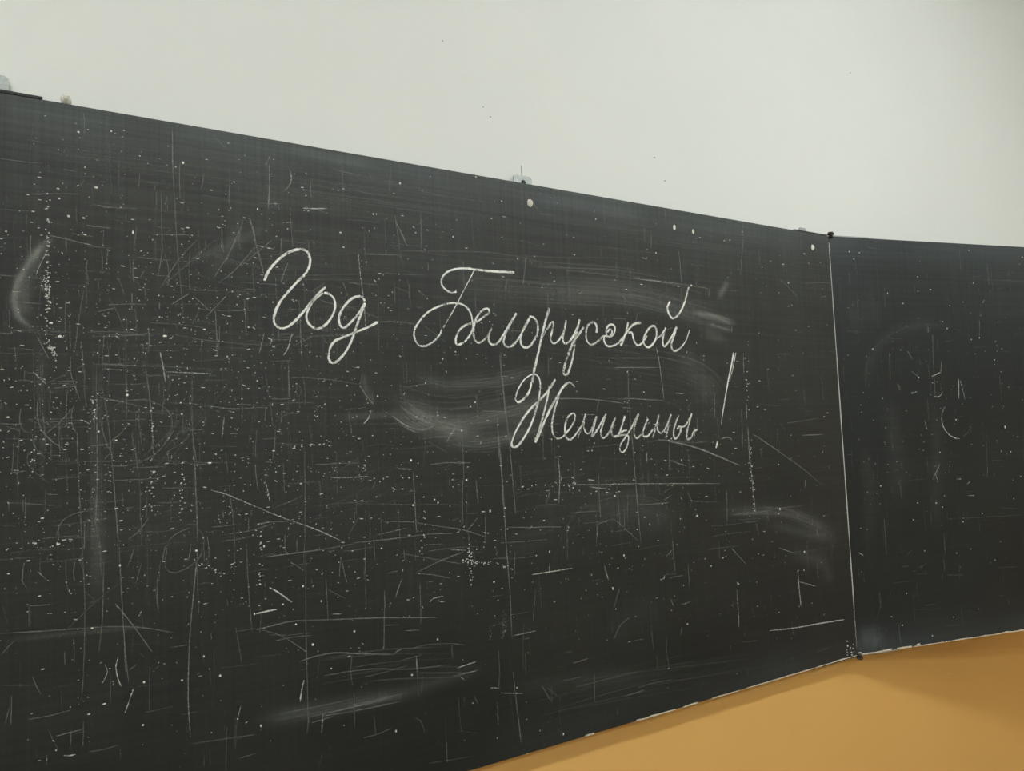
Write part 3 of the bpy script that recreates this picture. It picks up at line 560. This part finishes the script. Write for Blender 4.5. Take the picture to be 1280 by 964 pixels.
 ('U', 1.8, .5, [(555, 168), (530, 225)]), ('U', 1.6, .45, [(1045, 262), (1060, 310)]), ('U', 1.8, .5, [(1175, 500), (1225, 600)]), ('U', 1.8, .5, [(445, 480), (478, 600)]), ('U', 1.6, .4, [(412, 500), (395, 595)]), ('U', 1.8, .6, [(615, 512), (660, 512)]), ('U', 1.6, .42, [(222, 265), (205, 350)]), ('U', 1.6, .36, [(350, 240), (345, 420)]), ('U', 1.6, .4, [(1155, 240), (1145, 380)]),
 ('V', 1.6, .5, [(862, 310), (855, 380), (850, 465)]), ('V', 1.8, .5, [(388, 382), (408, 395)]), ('V', 1.6, .4, [(430, 270), (428, 340)]), ('V', 1.6, .5, [(365, 290), (360, 312)]), ('V', 1.4, .32, [(0, 440), (250, 470), (600, 520)]), ('G', 1.6, .4, [(535, 360), (580, 415), (660, 515)]),
 ('J', 1.8, .45, [(325, 80), (340, 220), (355, 340), (365, 435)]), ('J', 1.5, .45, [(732, 90), (733, 235)]), ('J', 1.8, .6, [(260, 186), (375, 188)]), ('J', 1.8, .6, [(212, 161), (255, 161)]), ('J', 1.5, .36, [(640, 155), (780, 120), (960, 78)]), ('J', 1.5, .4, [(248, 230), (250, 345)]),
]
for k, wpx, al, pts in MARKS:
    pp = [vp(k, p) for p in pts]; q = catmull([c_loc(*p) for p in pp]); sc = px_scale(board_uv, *pp[len(pp) // 2]); n = len(q); sd = rng.randrange(9999)
    taper = np.minimum(1, np.minimum(np.linspace(0, 1, n), np.linspace(1, 0, n)) * 6 + .4)
    ch = Chalk(); ch.stroke(q, wpx * .92 * sc * taper, np.clip(al * .92 * wobble(n, .75, 1.15, sd), 0, 1), lift=Chalk.lift * .7)
    ch.build('chalk_scratch', 'scratch_chalk', centre)
WMARKS = [('L', 1.8, .55, [(522, 598), (523, 622)]), ('L', 1.5, .5, [(545, 640), (548, 760), (556, 900), (558, 945)]), ('L', 2, .75, [(542, 845), (562, 836), (580, 826)]), ('L', 2, .7, [(555, 948), (575, 948), (590, 935), (594, 922)]), ('L', 1.8, .7, [(676, 862), (677, 955)]), ('L', 1.8, .7, [(684, 865), (708, 962)]), ('L', 2, .6, [(440, 932), (468, 922)]),
 ('L', 1.5, .5, [(420, 720), (445, 760)]), ('L', 1.6, .45, [(440, 820), (480, 852)]), ('L', 1.5, .5, [(590, 770), (585, 830)]), ('L', 1.6, .5, [(372, 880), (384, 915)]), ('L', 1.5, .5, [(780, 565), (781, 650)]), ('L', 1.6, .65, [(806, 458), (796, 476)]), ('L', 1.4, .22, [(245, 715), (300, 655), (400, 605), (500, 583), (600, 592), (680, 615)]), ('L', 1.4, .3, [(210, 900), (208, 820), (230, 740)]), ('L', 1.5, .35, [(810, 360), (1000, 368)]), ('L', 1.5, .5, [(330, 730), (332, 860)]),
 ('M', 2, .75, [(428, 82), (418, 110), (420, 145), (438, 175), (460, 190), (482, 195)]), ('M', 1.8, .45, [(495, 185), (512, 170), (518, 150)]), ('M', 1.8, .65, [(357, 130), (365, 162)]), ('M', 1.8, .6, [(410, 285), (398, 312), (385, 338)]), ('M', 1.6, .55, [(395, 318), (404, 350)]), ('M', 1.8, .6, [(580, 295), (578, 330)]), ('M', 2, .7, [(470, 338), (486, 337)]), ('M', 2, .75, [(507, 355), (518, 346)]), ('M', 1.8, .6, [(510, 396), (532, 396)]),
 ('M', 1.5, .4, [(213, 480), (222, 605)]), ('M', 1.5, .42, [(424, 530), (430, 600)]), ('M', 1.5, .32, [(310, 590), (290, 612)]), ('M', 1.5, .3, [(370, 632), (330, 655)]), ('M', 1.5, .3, [(198, 795), (185, 840)]), ('M', 1.5, .3, [(575, 160), (578, 290)]), ('M', 1.5, .35, [(30, 190), (55, 192)]), ('M', 1.8, .7, [(122, 598), (138, 608)]), ('M', 1.5, .25, [(430, 480), (700, 465)]), ('M', 1.8, .6, [(308, 32), (328, 28)]), ('M', 1.5, .45, [(260, 0), (268, 22)])]
for k, wpx, al, pts in WMARKS:
    pp = [vp(k, p) for p in pts]; q = catmull([w_loc(*p) for p in pp]); sc = px_scale(wing_uv, *pp[len(pp) // 2]); n = len(q); sd = rng.randrange(9999)
    ch = Chalk(); ch.stroke(q, wpx * .88 * sc, np.clip(al * .92 * wobble(n, .6, 1.15, sd), 0, 1)); ch.build('chalk_scratch', 'scratch_chalk', wing)

# solid flecks of paint or chalk that stand out: view, x, y, half-width px, half-height px
FLECKS = [('N', 480, 137, 3, 2), ('N', 343, 281, 2.4, 2), ('N', 915, 14, 2, 2), ('N', 290, 143, 2.2, 1), ('N', 295, 192, 2.2, 1.4), ('N', 165, 257, 2.5, 1), ('N', 30, 357, 1.6, 1.2), ('N', 425, 373, 2.6, 1.2), ('N', 418, 290, 2.4, 1.4), ('N', 935, 338, 2.2, 1), ('N', 665, 362, 1.6, 3), ('N', 140, 173, 2.4, 1), ('N', 230, 682, 3, 1), ('N', 255, 815, 3, 2), ('N', 298, 882, 3.4, 2.2), ('N', 245, 742, 2.6, 1.2), ('N', 825, 880, 3.5, 2), ('N', 1022, 847, 2.4, 1.4), ('N', 660, 847, 2.6, 1), ('N', 270, 938, 3, 1.2),
 ('O', 636, 216, 2.2, 2.2), ('O', 493, 399, 2, 2), ('O', 770, 600, 2.6, 1.8), ('O', 909, 311, 1.8, 1.6), ('O', 40, 327, 2.2, 1.3), ('O', 212, 832, 2.8, 1.1), ('O', 580, 443, 2.4, 1.2), ('O', 410, 488, 3, .9), ('O', 177, 958, 2, 1.6), ('O', 287, 957, 1.8, 1.3), ('O', 10, 87, 3, .8), ('O', 320, 941, 4, .9), ('O', 605, 845, 3, 1.2), ('O', 1210, 235, 1.2, 1.2), ('O', 1048, 555, 3.5, .9),
 ('P', 833, 29, 2, 1.8), ('P', 391, 358, 2.2, 1.6), ('P', 611, 587, 2, 1.9), ('P', 772, 579, 1.8, 1.8), ('P', 606, 769, 2, 1.6), ('P', 443, 679, 3, 1.2), ('P', 377, 723, 2.6, 1), ('P', 181, 532, 3, 1), ('P', 934, 560, 2, 2), ('P', 167, 222, 2.6, .9), ('P', 36, 127, 2.4, 1.2), ('P', 244, 3, 2, 1.6), ('P', 509, 92, 1.6, 2), ('P', 1008, 743, 1.2, 1.3), ('P', 865, 478, 1.2, 2), ('P', 1080, 298, 1.6, 1.8), ('P', 120, 72, 3, 1),
 ('Q', 775, 543, 2.2, 2.2), ('Q', 1052, 642, 1.8, 1.8), ('Q', 786, 767, 1.8, 1.8), ('Q', 893, 739, 1.5, 1.4), ('Q', 910, 754, 1.5, 1.4), ('Q', 1096, 252, 1.4, 1.4), ('Q', 1028, 395, 1.5, 1.5), ('Q', 608, 221, 1.6, 1.3), ('Q', 455, 169, 1.4, 1.3), ('Q', 1172, 796, 1.4, 2), ('Q', 224, 659, 2, 1.2), ('Q', 515, 434, 2.6, .8), ('Q', 600, 105, 2.6, .7), ('Q', 88, 495, 2.8, .9), ('Q', 732, 686, 2.2, .8),
 ('R', 284, 504, 2.3, 2.3), ('R', 492, 438, 1.8, 1.8), ('R', 908, 478, 1.4, 2), ('R', 780, 656, 2, 1.6), ('R', 327, 287, 1.4, 2), ('R', 134, 303, 1.8, 1.6), ('R', 700, 937, 1.2, 2.4), ('R', 24, 910, 1.3, 2.4), ('R', 235, 212, 1.8, 1.8), ('R', 40, 12, 1.6, 2.2), ('R', 1190, 190, 2, 1.2), ('R', 200, 403, 2, 1.6), ('R', 20, 202, 1.8, 1.6), ('R', 376, 624, 1.3, 1.2), ('R', 627, 23, 1.3, 1.3),
 ('S', 13, 161, 1.8, 1.8), ('S', 755, 241, 1.7, 1.7), ('S', 130, 316, 1.4, 2.2), ('S', 400, 364, 2.4, 1), ('S', 546, 200, 1.6, 1.6), ('S', 205, 301, 1.2, 1.4), ('S', 1165, 341, 2.6, 1), ('S', 1235, 591, 1.3, 1.3), ('S', 1118, 881, 1.3, 1.3), ('S', 745, 705, 1.4, 1.8), ('S', 428, 520, 1.3, 2), ('S', 800, 538, 1.5, 2), ('S', 1088, 60, 1.2, 1.2), ('S', 640, 14, 1.2, 1.2), ('S', 150, 672, 2, .9), ('S', 770, 601, 1.8, .8),
 ('T', 265, 388, 2.4, 1), ('T', 330, 622, 1.2, 1.4), ('T', 385, 583, 2, 1.2), ('T', 762, 556, 1.8, 1.6), ('T', 642, 152, 1.2, 1.2), ('T', 648, 358, 1.8, 2.6), ('T', 220, 890, 1.8, .8), ('T', 760, 642, 1.2, 1.2), ('T', 458, 705, 1.2, 1.2),
 ('U', 115, 213, 1.4, 2), ('U', 1200, 317, 1.7, 2), ('U', 488, 445, 1.2, 2), ('U', 901, 562, 1.4, 1.2), ('U', 370, 310, 2.4, .9), ('U', 140, 539, 2.6, .8), ('U', 1065, 470, 1.2, 1.2), ('G', 245, 589, 2, .9), ('G', 335, 436, 1, 1.5), ('G', 1170, 595, .9, 1.7), ('G', 105, 220, 1.4, 1.2), ('Z', 110, 162, 1.2, .8), ('Z', 139, 164, 1.4, 1.4), ('Z', 155, 163, 1.6, .8), ('Z', 98, 165, 2, 1.6),
 ('A', 503, 43, 1.8, 1.3), ('A', 1065, 64, 1.5, 1.3), ('A', 517, 116, 2.2, 1), ('A', 590, 717, 3, .8), ('B', 785, 125, 1.2, 2), ('B', 370, 745, 1.2, 1.2), ('J', 577, 391, 1.4, 2.4), ('J', 397, 488, 2, 1), ('J', 345, 160, 1.4, 1.6), ('J', 246, 411, .9, 1.3), ('V', 618, 515, 1.6, 1.6), ('V', 1075, 503, 1.8, 1.4), ('V', 452, 362, 1.8, 1.2), ('V', 68, 371, 2, .8)]
shapes = []
def blob_obj(name, mat, parent, c, ru, rv, depth, seed):
    """small raised lump lying on a panel"""
    r = random.Random(seed); n = 9; v = [(c[0], -depth, c[1])]; f = []
    for ring, (k, y) in enumerate(((.6, -depth * .85), (1.0, .0002))):
        for i in range(n):
            th = 2 * math.pi * i / n; q = k * r.uniform(.82, 1.12); v.append((c[0] + ru * q * math.cos(th), y, c[1] + rv * q * math.sin(th)))
    for i in range(n):
        j = (i + 1) % n; f.append((0, 1 + i, 1 + j)); f.append((1 + i, 1 + n + i, 1 + n + j, 1 + j))
    return mesh_obj(name, v, f, mat, parent, True)
for i, (k, x, y, rx_, ry_) in enumerate(FLECKS):
    p = vp(k, (x, y)); sc = px_scale(board_uv, *p); blob_obj('paint_fleck', 'pale_paint', centre, c_loc(*p), rx_ * .8 * sc, ry_ * .8 * sc, .0006, i)
WFLECKS = [('L', 127, 219, 1.2, 1.2), ('L', 178, 224, 1, 1), ('L', 150, 256, 2, .6), ('L', 727, 212, 1, 1.2), ('L', 995, 247, 1.2, 1.2), ('L', 319, 429, .9, 1.6), ('L', 534, 410, 2.2, .8), ('L', 397, 479, 1.2, .9), ('L', 750, 377, 1.3, .7), ('L', 632, 491, .9, 1.2), ('L', 618, 605, 1.2, 1), ('L', 595, 570, 1, 1), ('L', 245, 708, .9, 1.6), ('L', 856, 763, 1, 1.2), ('L', 475, 851, 1.4, 1), ('L', 780, 652, 1, 1.2), ('L', 470, 345, 1, 1), ('L', 740, 660, .9, .9),
 ('M', 642, 153, 1.6, 2.6), ('M', 411, 243, 1.3, 1.2), ('M', 662, 241, 1.2, 1.2), ('M', 398, 423, 1.2, 1.2), ('M', 420, 437, 1.2, 1), ('M', 493, 489, 1.3, 1.3), ('M', 317, 482, 1.2, 1.2), ('M', 561, 459, 1.2, 1.2), ('M', 278, 856, 1.5, 1.2), ('M', 240, 826, 1, 1), ('M', 460, 827, 1, 1), ('M', 606, 625, 1, 1), ('M', 293, 743, .9, 1.2), ('M', 673, 407, 1, 1), ('M', 697, 328, 1, 1.2), ('M', 468, 127, 1.2, 1.2), ('M', 332, 422, 1, 1), ('M', 201, 362, 1.2, 1.2), ('M', 384, 893, .9, 1.5), ('M', 470, 600, 1, 1), ('M', 357, 592, 1, 1)]
for i, (k, x, y, rx_, ry_) in enumerate(WFLECKS):
    p = vp(k, (x, y)); sc = px_scale(wing_uv, *p); blob_obj('paint_fleck', 'pale_paint', wing, w_loc(*p), rx_ * .8 * sc, ry_ * .8 * sc, .0005, 500 + i)

# larger blobs of filler and chips through the enamel
for i, (x, y, a_, b_, d_) in enumerate([(662.5, 254, 4.6, 5.2, .003), (1016, 309.5, 3.0, 4.0, .003), (843, 284.3, 2.4, 3.8, .0012), (866.5, 289.5, 2.2, 3.6, .0012)]):
    sc = px_scale(board_uv, x, y); o = blob_obj('filler_spot', 'pale_paint', centre, c_loc(x, y), a_ * sc, b_ * sc, d_, 900 + i)
# two patchy rubbed chalk spots low on the panel
for (x, y, a_, b_) in ((629, 780, 4.6, 18), (613, 792, 3.2, 9)):
    ch = Chalk(); sc = px_scale(board_uv, x, y); q = catmull([c_loc(x + dx, y + dy) for dx, dy in ((1, -b_), (0, -b_ * .3), (.5, b_ * .3), (-1.5, b_))], 5); n = len(q)
    ch.stroke(q, a_ * 2 * sc * np.sin(np.linspace(.12, 3.0, n)) ** .7, .8); ch.build('chalk_patch', 'chalk_patchy', centre)

# uncountable fine specks and hair scratches
R = np.random.RandomState(3)
def density(px, py):
    d = .25
    d += 1.1 * math.exp(-((px - 120) / 190) ** 2 - ((py - 540) / 190) ** 2)
    d += .8 * math.exp(-((px - 380) / 180) ** 2 - ((py - 570) / 160) ** 2)
    d += .55 * math.exp(-((px - 780) / 170) ** 2 - ((py - 620) / 90) ** 2)
    d += .5 * math.exp(-((px - 250) / 150) ** 2 - ((py - 380) / 90) ** 2) + .35 * math.exp(-((px - 590) / 60) ** 2 - ((py - 690) / 50) ** 2)
    d += .8 * math.exp(-((px - 60) / 22) ** 2 - ((py - 400) / 90) ** 2)
    if py > 770: d *= .45
    if py > 860: d *= .6
    return d
sp = Chalk(); cnt = 0
while cnt < 2500:
    px, py = R.uniform(0, 1040), R.uniform(140, 960)
    if R.rand() * 1.7 > density(px, py): continue
    c = c_loc(px, py)
    if not (.01 < c[0] < W_C - .01 and .02 < c[1] < .985): continue
    sc = px_scale(board_uv, px, py); k = R.rand(); big = R.rand() ** 3
    if k < .48: sp.blob(c, (.3 + .75 * big) * sc, (.3 + .65 * big) * sc, rng, R.uniform(.45, 1), 6)
    elif k < .84: sp.blob(c, (.7 + 2.2 * big) * sc, (.3 + .25 * big) * sc, rng, R.uniform(.5, 1), 6, R.normal(0, .12))
    else: sp.blob(c, (.7 + 1.6 * big) * sc, .4 * sc, rng, R.uniform(.5, 1), 6, R.uniform(0, 3.1))
    cnt += 1
# trails of specks where chalk skipped along drawn lines
for (x0, y0, x1, y1, n) in ((60, 240, 58, 440, 70), (55, 345, 62, 380, 30), (190, 500, 189, 640, 26), (228, 580, 227, 640, 22), (115, 490, 116, 530, 14), (530, 620, 528, 700, 14), (585, 680, 590, 730, 30), (937, 545, 942, 640, 30), (933, 445, 934, 500, 12), (1160, 410, 1160, 410, 1), (60, 430, 70, 445, 25), (240, 700, 280, 720, 14), (620, 705, 640, 712, 12), (780, 500, 850, 560, 10), (640, 610, 720, 605, 14), (450, 600, 520, 595, 10), (40, 560, 40, 600, 8), (575, 700, 610, 706, 22), (365, 560, 420, 552, 14), (325, 720, 326, 650, 16)):
    for _ in range(n):
        t_ = R.rand(); px = x0 + (x1 - x0) * t_ + R.normal(0, 1.6); py = y0 + (y1 - y0) * t_ + R.normal(0, 1.6); sc = px_scale(board_uv, px, py)
        sp.blob(c_loc(px, py), R.uniform(.5, 1.5) * sc, R.uniform(.4, 1.0) * sc, rng, R.uniform(.6, 1), 6, R.normal(0, .5))
tag(sp.build('chalk_specks', 'old_chalk', centre), kind='stuff')
hs = Chalk(); cnt = 0
while cnt < 1300:
    px, py = R.uniform(0, 1040), R.uniform(130, 960)
    if R.rand() * 1.6 > density(px, py) + .2: continue
    c = c_loc(px, py)
    if not (.01 < c[0] < W_C - .02 and .02 < c[1] < .99): continue
    sc = px_scale(board_uv, px, py); k = R.rand()
    if k < .5: ang = math.pi / 2 + R.normal(0, .05); L = R.uniform(6, 70)
    elif k < .88: ang = R.normal(0, .06); L = R.uniform(6, 80)
    else: ang = R.uniform(0, math.pi); L = R.uniform(5, 45)
    L *= sc * R.rand() ** .7; dv = np.array((math.cos(ang), math.sin(ang))) * L / 2; a0, a1 = c - dv, c + dv
    a0[1], a1[1] = np.clip((a0[1], a1[1]), .004, .996); a0[0], a1[0] = np.clip((a0[0], a1[0]), .004, W_C - .004)
    mid = (a0 + a1) / 2 + np.array((R.normal(0, .02 * L), R.normal(0, .02 * L)))
    hs.stroke(catmull([a0, mid, a1], 4), R.uniform(.8, 1.5) * sc, R.uniform(.14, .42), lift=Chalk.lift * .5); cnt += 1
tag(hs.build('hair_scratches', 'scratch_chalk', centre), kind='stuff')
hs = Chalk(); sp = Chalk(); cnt = 0
while cnt < 330:
    c = np.array((R.uniform(.01, WING_W - .01), R.uniform(.03, .98))); sc = .0019; ang = (math.pi / 2 if R.rand() < .65 else 0) + R.normal(0, .06); L = R.uniform(.01, .09) * R.rand()
    dv = np.array((math.cos(ang), math.sin(ang))) * L / 2; hs.stroke(catmull([np.clip(c - dv, .004, .996), np.clip(c + dv, .004, .996)]) * np.array((min(1, WING_W), 1)), R.uniform(.8, 1.3) * sc, R.uniform(.12, .34), lift=Chalk.lift * .5)
    if cnt % 2: 
        c = np.array((R.uniform(.02, WING_W - .01), R.normal(.55, .22)))
        if .03 < c[1] < .97: sp.blob(c, R.uniform(.35, .8) * sc, R.uniform(.35, .7) * sc, rng, R.uniform(.4, .9), 6)
    cnt += 1
tag(hs.build('hair_scratches', 'scratch_chalk', wing), kind='stuff'); tag(sp.build('chalk_specks', 'old_chalk', wing), kind='stuff')

# sweeps of the cloth: bundles of faint streaks following the hand
def sweep(pts, spread, n, alpha, w0=1.3, parent=None):
    pp = [np.array(p, float) for p in pts]; q = catmull(pp, 12); m = len(q); tg = np.gradient(q, axis=0); tg /= np.linalg.norm(tg, axis=1)[:, None]; nr = np.stack([-tg[:, 1], tg[:, 0]], 1)
    ch = Chalk()
    for _ in range(n):
        a0 = R.uniform(0, .6); a1 = min(1, a0 + R.uniform(.25, .8)); i0, i1 = int(a0 * (m - 1)), max(int(a1 * (m - 1)), int(a0 * (m - 1)) + 3)
        i1 = min(i1, m - 1); i0 = min(i0, i1 - 3); off = R.normal(0, spread * .55); drift = R.normal(0, spread * .15)
        seg = q[i0:i1 + 1] + nr[i0:i1 + 1] * (off + drift * np.linspace(0, 1, i1 - i0 + 1))[:, None]
        b = np.array([c_loc(*p) for p in seg]); k = len(b); sc = px_scale(board_uv, *seg[k // 2])
        f = np.minimum(1, np.minimum(np.linspace(0, 1, k), np.linspace(1, 0, k)) * 4 + .1)
        ch.stroke(b, R.uniform(.7, 1.5) * w0 * sc, alpha * R.uniform(.6, 1.15) * f, lift=Chalk.lift * .4)
    return tag(ch.build('chalk_smear', 'scratch_chalk', centre), kind='stuff')
for a in [([(500, 500), (520, 518), (550, 530), (590, 538)], 8, 30, .46), ([(492, 520), (508, 532), (528, 538), (550, 530)], 4, 8, .5), ([(505, 515), (560, 530), (640, 518), (720, 490)], 16, 26, .27),
          ([(555, 553), (610, 555), (690, 533)], 8, 12, .3), ([(520, 468), (560, 480), (620, 476), (690, 460)], 10, 14, .26), ([(560, 352), (680, 360), (800, 370), (915, 402)], 22, 30, .24),
          ([(870, 388), (895, 396), (920, 405)], 4, 9, .42), ([(60, 302), (38, 325), (22, 352), (17, 375), (22, 395), (38, 412)], 4, 14, .36), ([(56, 308), (38, 335), (30, 360), (32, 395)], 8, 14, .22),
          ([(470, 480), (560, 500), (660, 480)], 30, 24, .2), ([(600, 420), (700, 440), (860, 470), (900, 520)], 30, 24, .2), ([(330, 905), (420, 888), (520, 866)], 8, 14, .26), ([(380, 850), (480, 835), (600, 832)], 18, 14, .22),
          ([(900, 640), (980, 640), (1045, 668)], 9, 14, .26), ([(980, 700), (1030, 690), (1045, 640)], 12, 10, .22), ([(700, 720), (730, 650), (800, 630), (850, 650)], 14, 14, .18), ([(230, 300), (320, 330), (480, 330)], 30, 22, .2),
          ([(300, 420), (420, 400), (560, 410)], 25, 20, .2), ([(20, 180), (200, 200), (420, 230), (640, 260)], 25, 40, .18), ([(640, 270), (800, 290), (1000, 320)], 18, 30, .18), ([(122, 440), (120, 600), (121, 740)], 9, 26, .19), ([(45, 420), (50, 520), (48, 620)], 7, 14, .22),
          ([(300, 440), (240, 520), (180, 600)], 40, 14, .18), ([(360, 640), (450, 600), (520, 560)], 40, 14, .18), ([(600, 620), (700, 600), (900, 600)], 25, 18, .18), ([(640, 880), (800, 845), (980, 815)], 25, 16, .18)]: sweep(*a)

# worn pale rim of the centre panel along the hinge, and bare rims under the bottom edges
ch = Chalk(); z = np.linspace(.012, .985, 160); rr = np.random.RandomState(5)
al = np.interp(z, [0, .06, .1, .12, .45, .8, .9, 1], [.25, .35, .3, .75, .9, .8, .7, .6]) * wobble(160, .7, 1.1, 77)
ch.stroke(np.stack([np.full(160, W_C - .0016), z], 1), .0046 * wobble(160, .6, 1.2, 78), np.clip(al, 0, 1)); ch.build('worn_edge', 'old_chalk', centre)
def rim(parent, x0, x1, seed, wide, name='bare_rim'):
    r = np.random.RandomState(seed); n = int((x1 - x0) / .006); xs = np.linspace(x0, x1, n); hgt = .0018 + wide * np.interp(np.arange(n), np.arange(0, n, 3), r.rand(len(range(0, n, 3))) ** 3)
    v = []; f = []
    for x, h in zip(xs, hgt): v += [(x, -.0003, -.0016), (x, -.0003, -.0016 + h), (x, .006, -.0018)]
    for i in range(n - 1): f += [(3 * i, 3 * i + 3, 3 * i + 4, 3 * i + 1), (3 * i + 2, 3 * i + 5, 3 * i + 3, 3 * i)]
    return mesh_obj(name, v, f, 'bare_wood_edge', parent)
for (p0, p1, s_) in ((1.30, 1.38, 1), (1.40, 1.62, 2), (1.63, W_C - .005, 3), (1.10, 1.20, 4), (1.22, 1.26, 5), (.98, 1.0, 6)): rim(centre, p0, p1, s_, .0018)
for (p0, p1, s_) in ((.006, .10, 7), (.115, .16, 8), (.165, .26, 9), (.265, WING_W - .01, 10)): rim(wing, p0, p1, s_, .003)
# cluster of chips by the lower hinge
for i, (x, y, a_, b_) in enumerate([(473, 495, 10, 9), (477, 540, 14, 12), (470, 580, 9, 6), (472, 605, 10, 7), (474, 632, 8, 6), (505, 560, 12, 7), (530, 568, 10, 10), (532, 525, 5, 8), (515, 605, 14, 10), (540, 600, 9, 8), (520, 630, 16, 8), (500, 575, 7, 6)]):
    p = vp('I', (x, y)); sc = px_scale(board_uv, *p); blob_obj('enamel_chip', 'pale_paint', centre, c_loc(*p), a_ / 8 * sc, b_ / 8 * sc, .0005, 700 + i)
for i, (x, y, a_, b_) in enumerate([(590, 615, 30, 12), (575, 640, 22, 8), (1185, 524, 30, 8)]):
    p = vp('I', (x, y)); sc = px_scale(wing_uv, *p); q = w_loc(*p); q[0] = max(q[0], .006); q[1] = max(q[1], .002)
    blob_obj('enamel_chip', 'bare_wood_edge', wing, q, a_ / 8 * sc, b_ / 8 * sc, .0006, 760 + i)

# hinges: a leaf on each panel edge and a knuckle between them
HT = BOARD_TOP - BOARD_BOTTOM
def hinge(zc, sgn, x_off, mirror, pale=True):
    """x_off is the hinge axis in board coordinates"""
    bm = bmesh.new(); kz0, kz1 = (zc - .004, zc + .006) if sgn > 0 else (zc - .005, zc + .003)
    cyl(bm, (x_off, -.004, kz0), (x_off, -.004, kz1), .0048, 14)
    e = zc + sgn * .004; cyl(bm, (x_off, -.004, e), (x_off, -.004, e + sgn * .006), .0085, 14, .006)
    kn = bm_obj('hinge', bm, 'rusty_steel', board, True)
    def leaf(x0, x1, mat, ang, th=.003):
        bm = bmesh.new(); z0, z1 = (zc + .0016, zc + .0016 + th) if sgn > 0 else (zc - .0016 - th, zc - .0016)
        box(bm, x0, x1, .001, .0165, z0, z1, .0008)
        for fx in (.3, .75): cyl(bm, (x0 + (x1 - x0) * fx, .009, z0 - .0008), (x0 + (x1 - x0) * fx, .009, z1 + .0012), .0032, 10)
        bmesh.ops.rotate(bm, verts=bm.verts, cent=(0, 0, 0), matrix=Matrix.Rotation(ang, 3, 'Z')); bmesh.ops.translate(bm, verts=bm.verts, vec=(x_off, 0, 0))
        bm_obj('hinge_leaf', bm, mat, kn)
    inner = (-.128, -.006) if not mirror else (.006, .147); outer = (.008, .120) if not mirror else (-.120, -.008)
    leaf(*inner, 'dark_steel', 0, .0042 if mirror else .003); leaf(*outer, 'galvanised_steel', -WING_ANGLE if not mirror else WING_ANGLE)
    return kn
hinge(HT, 1, .002, False); hinge(0, -1, .002, False)
hinge(HT, 1, LEFT_X - HINGE_X - .002, True); hinge(0, -1, LEFT_X - HINGE_X - .002, True)

# hanging brackets: steel plates standing up behind the panel, slotted over a wall screw
def bracket(px, wid, hgt, with_screw):
    yb = THICK + .005
    p = on_y(px, 200, FRONT + yb)
    x = on_y(px, {-10: 106, 653: 228, 1003: 289}[px], FRONT + yb).x - HINGE_X
    bm = bmesh.new(); n = 10; z0, z1 = HT - .07, HT + hgt; r = .006; y0, y1 = yb - .0015, yb + .0015
    outline = [(-wid / 2, z0), (wid / 2, z0), (wid / 2, z1 - r)] + [(wid / 2 - r + r * math.cos(a), z1 - r + r * math.sin(a)) for a in np.linspace(.3, 1.57, 5)] + \
              [(-wid / 2 + r + r * math.cos(a), z1 - r + r * math.sin(a)) for a in np.linspace(1.57, 2.9, 5)] + [(-wid / 2, z1 - r)]
    va = [bm.verts.new((x + a, y0, b)) for a, b in outline]; vb = [bm.verts.new((x + a, y1, b)) for a, b in outline]
    bm.faces.new(va); bm.faces.new(list(reversed(vb)))
    for i in range(len(va)): j = (i + 1) % len(va); bm.faces.new((va[j], va[i], vb[i], vb[j]))
    bmesh.ops.recalc_face_normals(bm, faces=bm.faces[:])
    br = bm_obj('hanging_bracket', bm, 'galvanised_steel', board); br['label'] = 'galvanised steel hanging plate'
    bm = bmesh.new(); zs = HT + hgt * (.42 if with_screw else .3); s = .0052 if with_screw else .003
    cyl(bm, (x, y0 - .005, zs), (x, y0 - .0022, zs), s * .55, 12, s); cyl(bm, (x, y0 - .003, zs), (x, -FRONT, zs), s * .42, 10)
    box(bm, x - s * .7, x + s * .7, y0 - .0056, y0 - .0046, zs - s * .14, zs + s * .14)
    bm_obj('screw', bm, 'dark_steel' if with_screw else 'galvanised_steel', br)
bracket(653, .040, .024, True); bracket(1003, .027, .0195, False); bracket(-10, .036, .033, False)

# crumb of plaster lying on the top edge of the board
p = on_y(82, 131, FRONT + .008); bm = bmesh.new(); bmesh.ops.create_icosphere(bm, subdivisions=2, radius=1)
rr = random.Random(4)
for v in bm.verts: v.co = Vector((v.co.x * .0068, v.co.y * .0065, v.co.z * .0085)) * rr.uniform(.78, 1.18)
zmin = min(v.co.z for v in bm.verts)
crumb = bm_obj('plaster_crumb', bm, 'plaster_crumb'); crumb.location = (p.x, FRONT + .009, BOARD_TOP + .0015 - zmin - .0004)
tag(crumb, 'small whitish lump of plaster lying on the top edge of the chalkboard', 'plaster')

# small marks on the wall
def wall_mark(name, mat, px, py, a_, b_):
    p = on_y(px, py, 0.0); sc = (on_y(px, py + 1, 0.0) - p).length; o = blob_obj(name, mat, wall_front, (p.x, p.z), a_ * sc, b_ * sc, .0006, int(px)); o.location.y = 0
    return o
for px, py, a_, b_ in ((553, 51, 1.2, 1.6), (613, 146, 1.4, .9), (604, 133, .6, .8), (818, 197, 2.2, .8), (831, 226, 1.6, .8), (604, 134, .7, .7), (1063, 91, .8, .8)): wall_mark('wall_speck', 'wall_mark', px, py, a_, b_)
for px, py, a_, b_ in ((1186, 843, 3.0, 1.6), (1272, 831, 1.4, 1.6), (738, 941, 1.4, 1.0), (1279, 900, 1.2, 1.4), (1262, 815, 1.2, .7)): wall_mark('paint_chip', 'ochre_chip', px, py, a_, b_)
p0, p1 = on_y(651.4, 207, 0), on_y(651.4, 224, 0); bm = bmesh.new(); cyl(bm, (p0.x, -.0008, p0.z), (p0.x, -.0008, p1.z), .0006, 6); bm_obj('pencil_line', bm, 'wall_mark', wall_front)
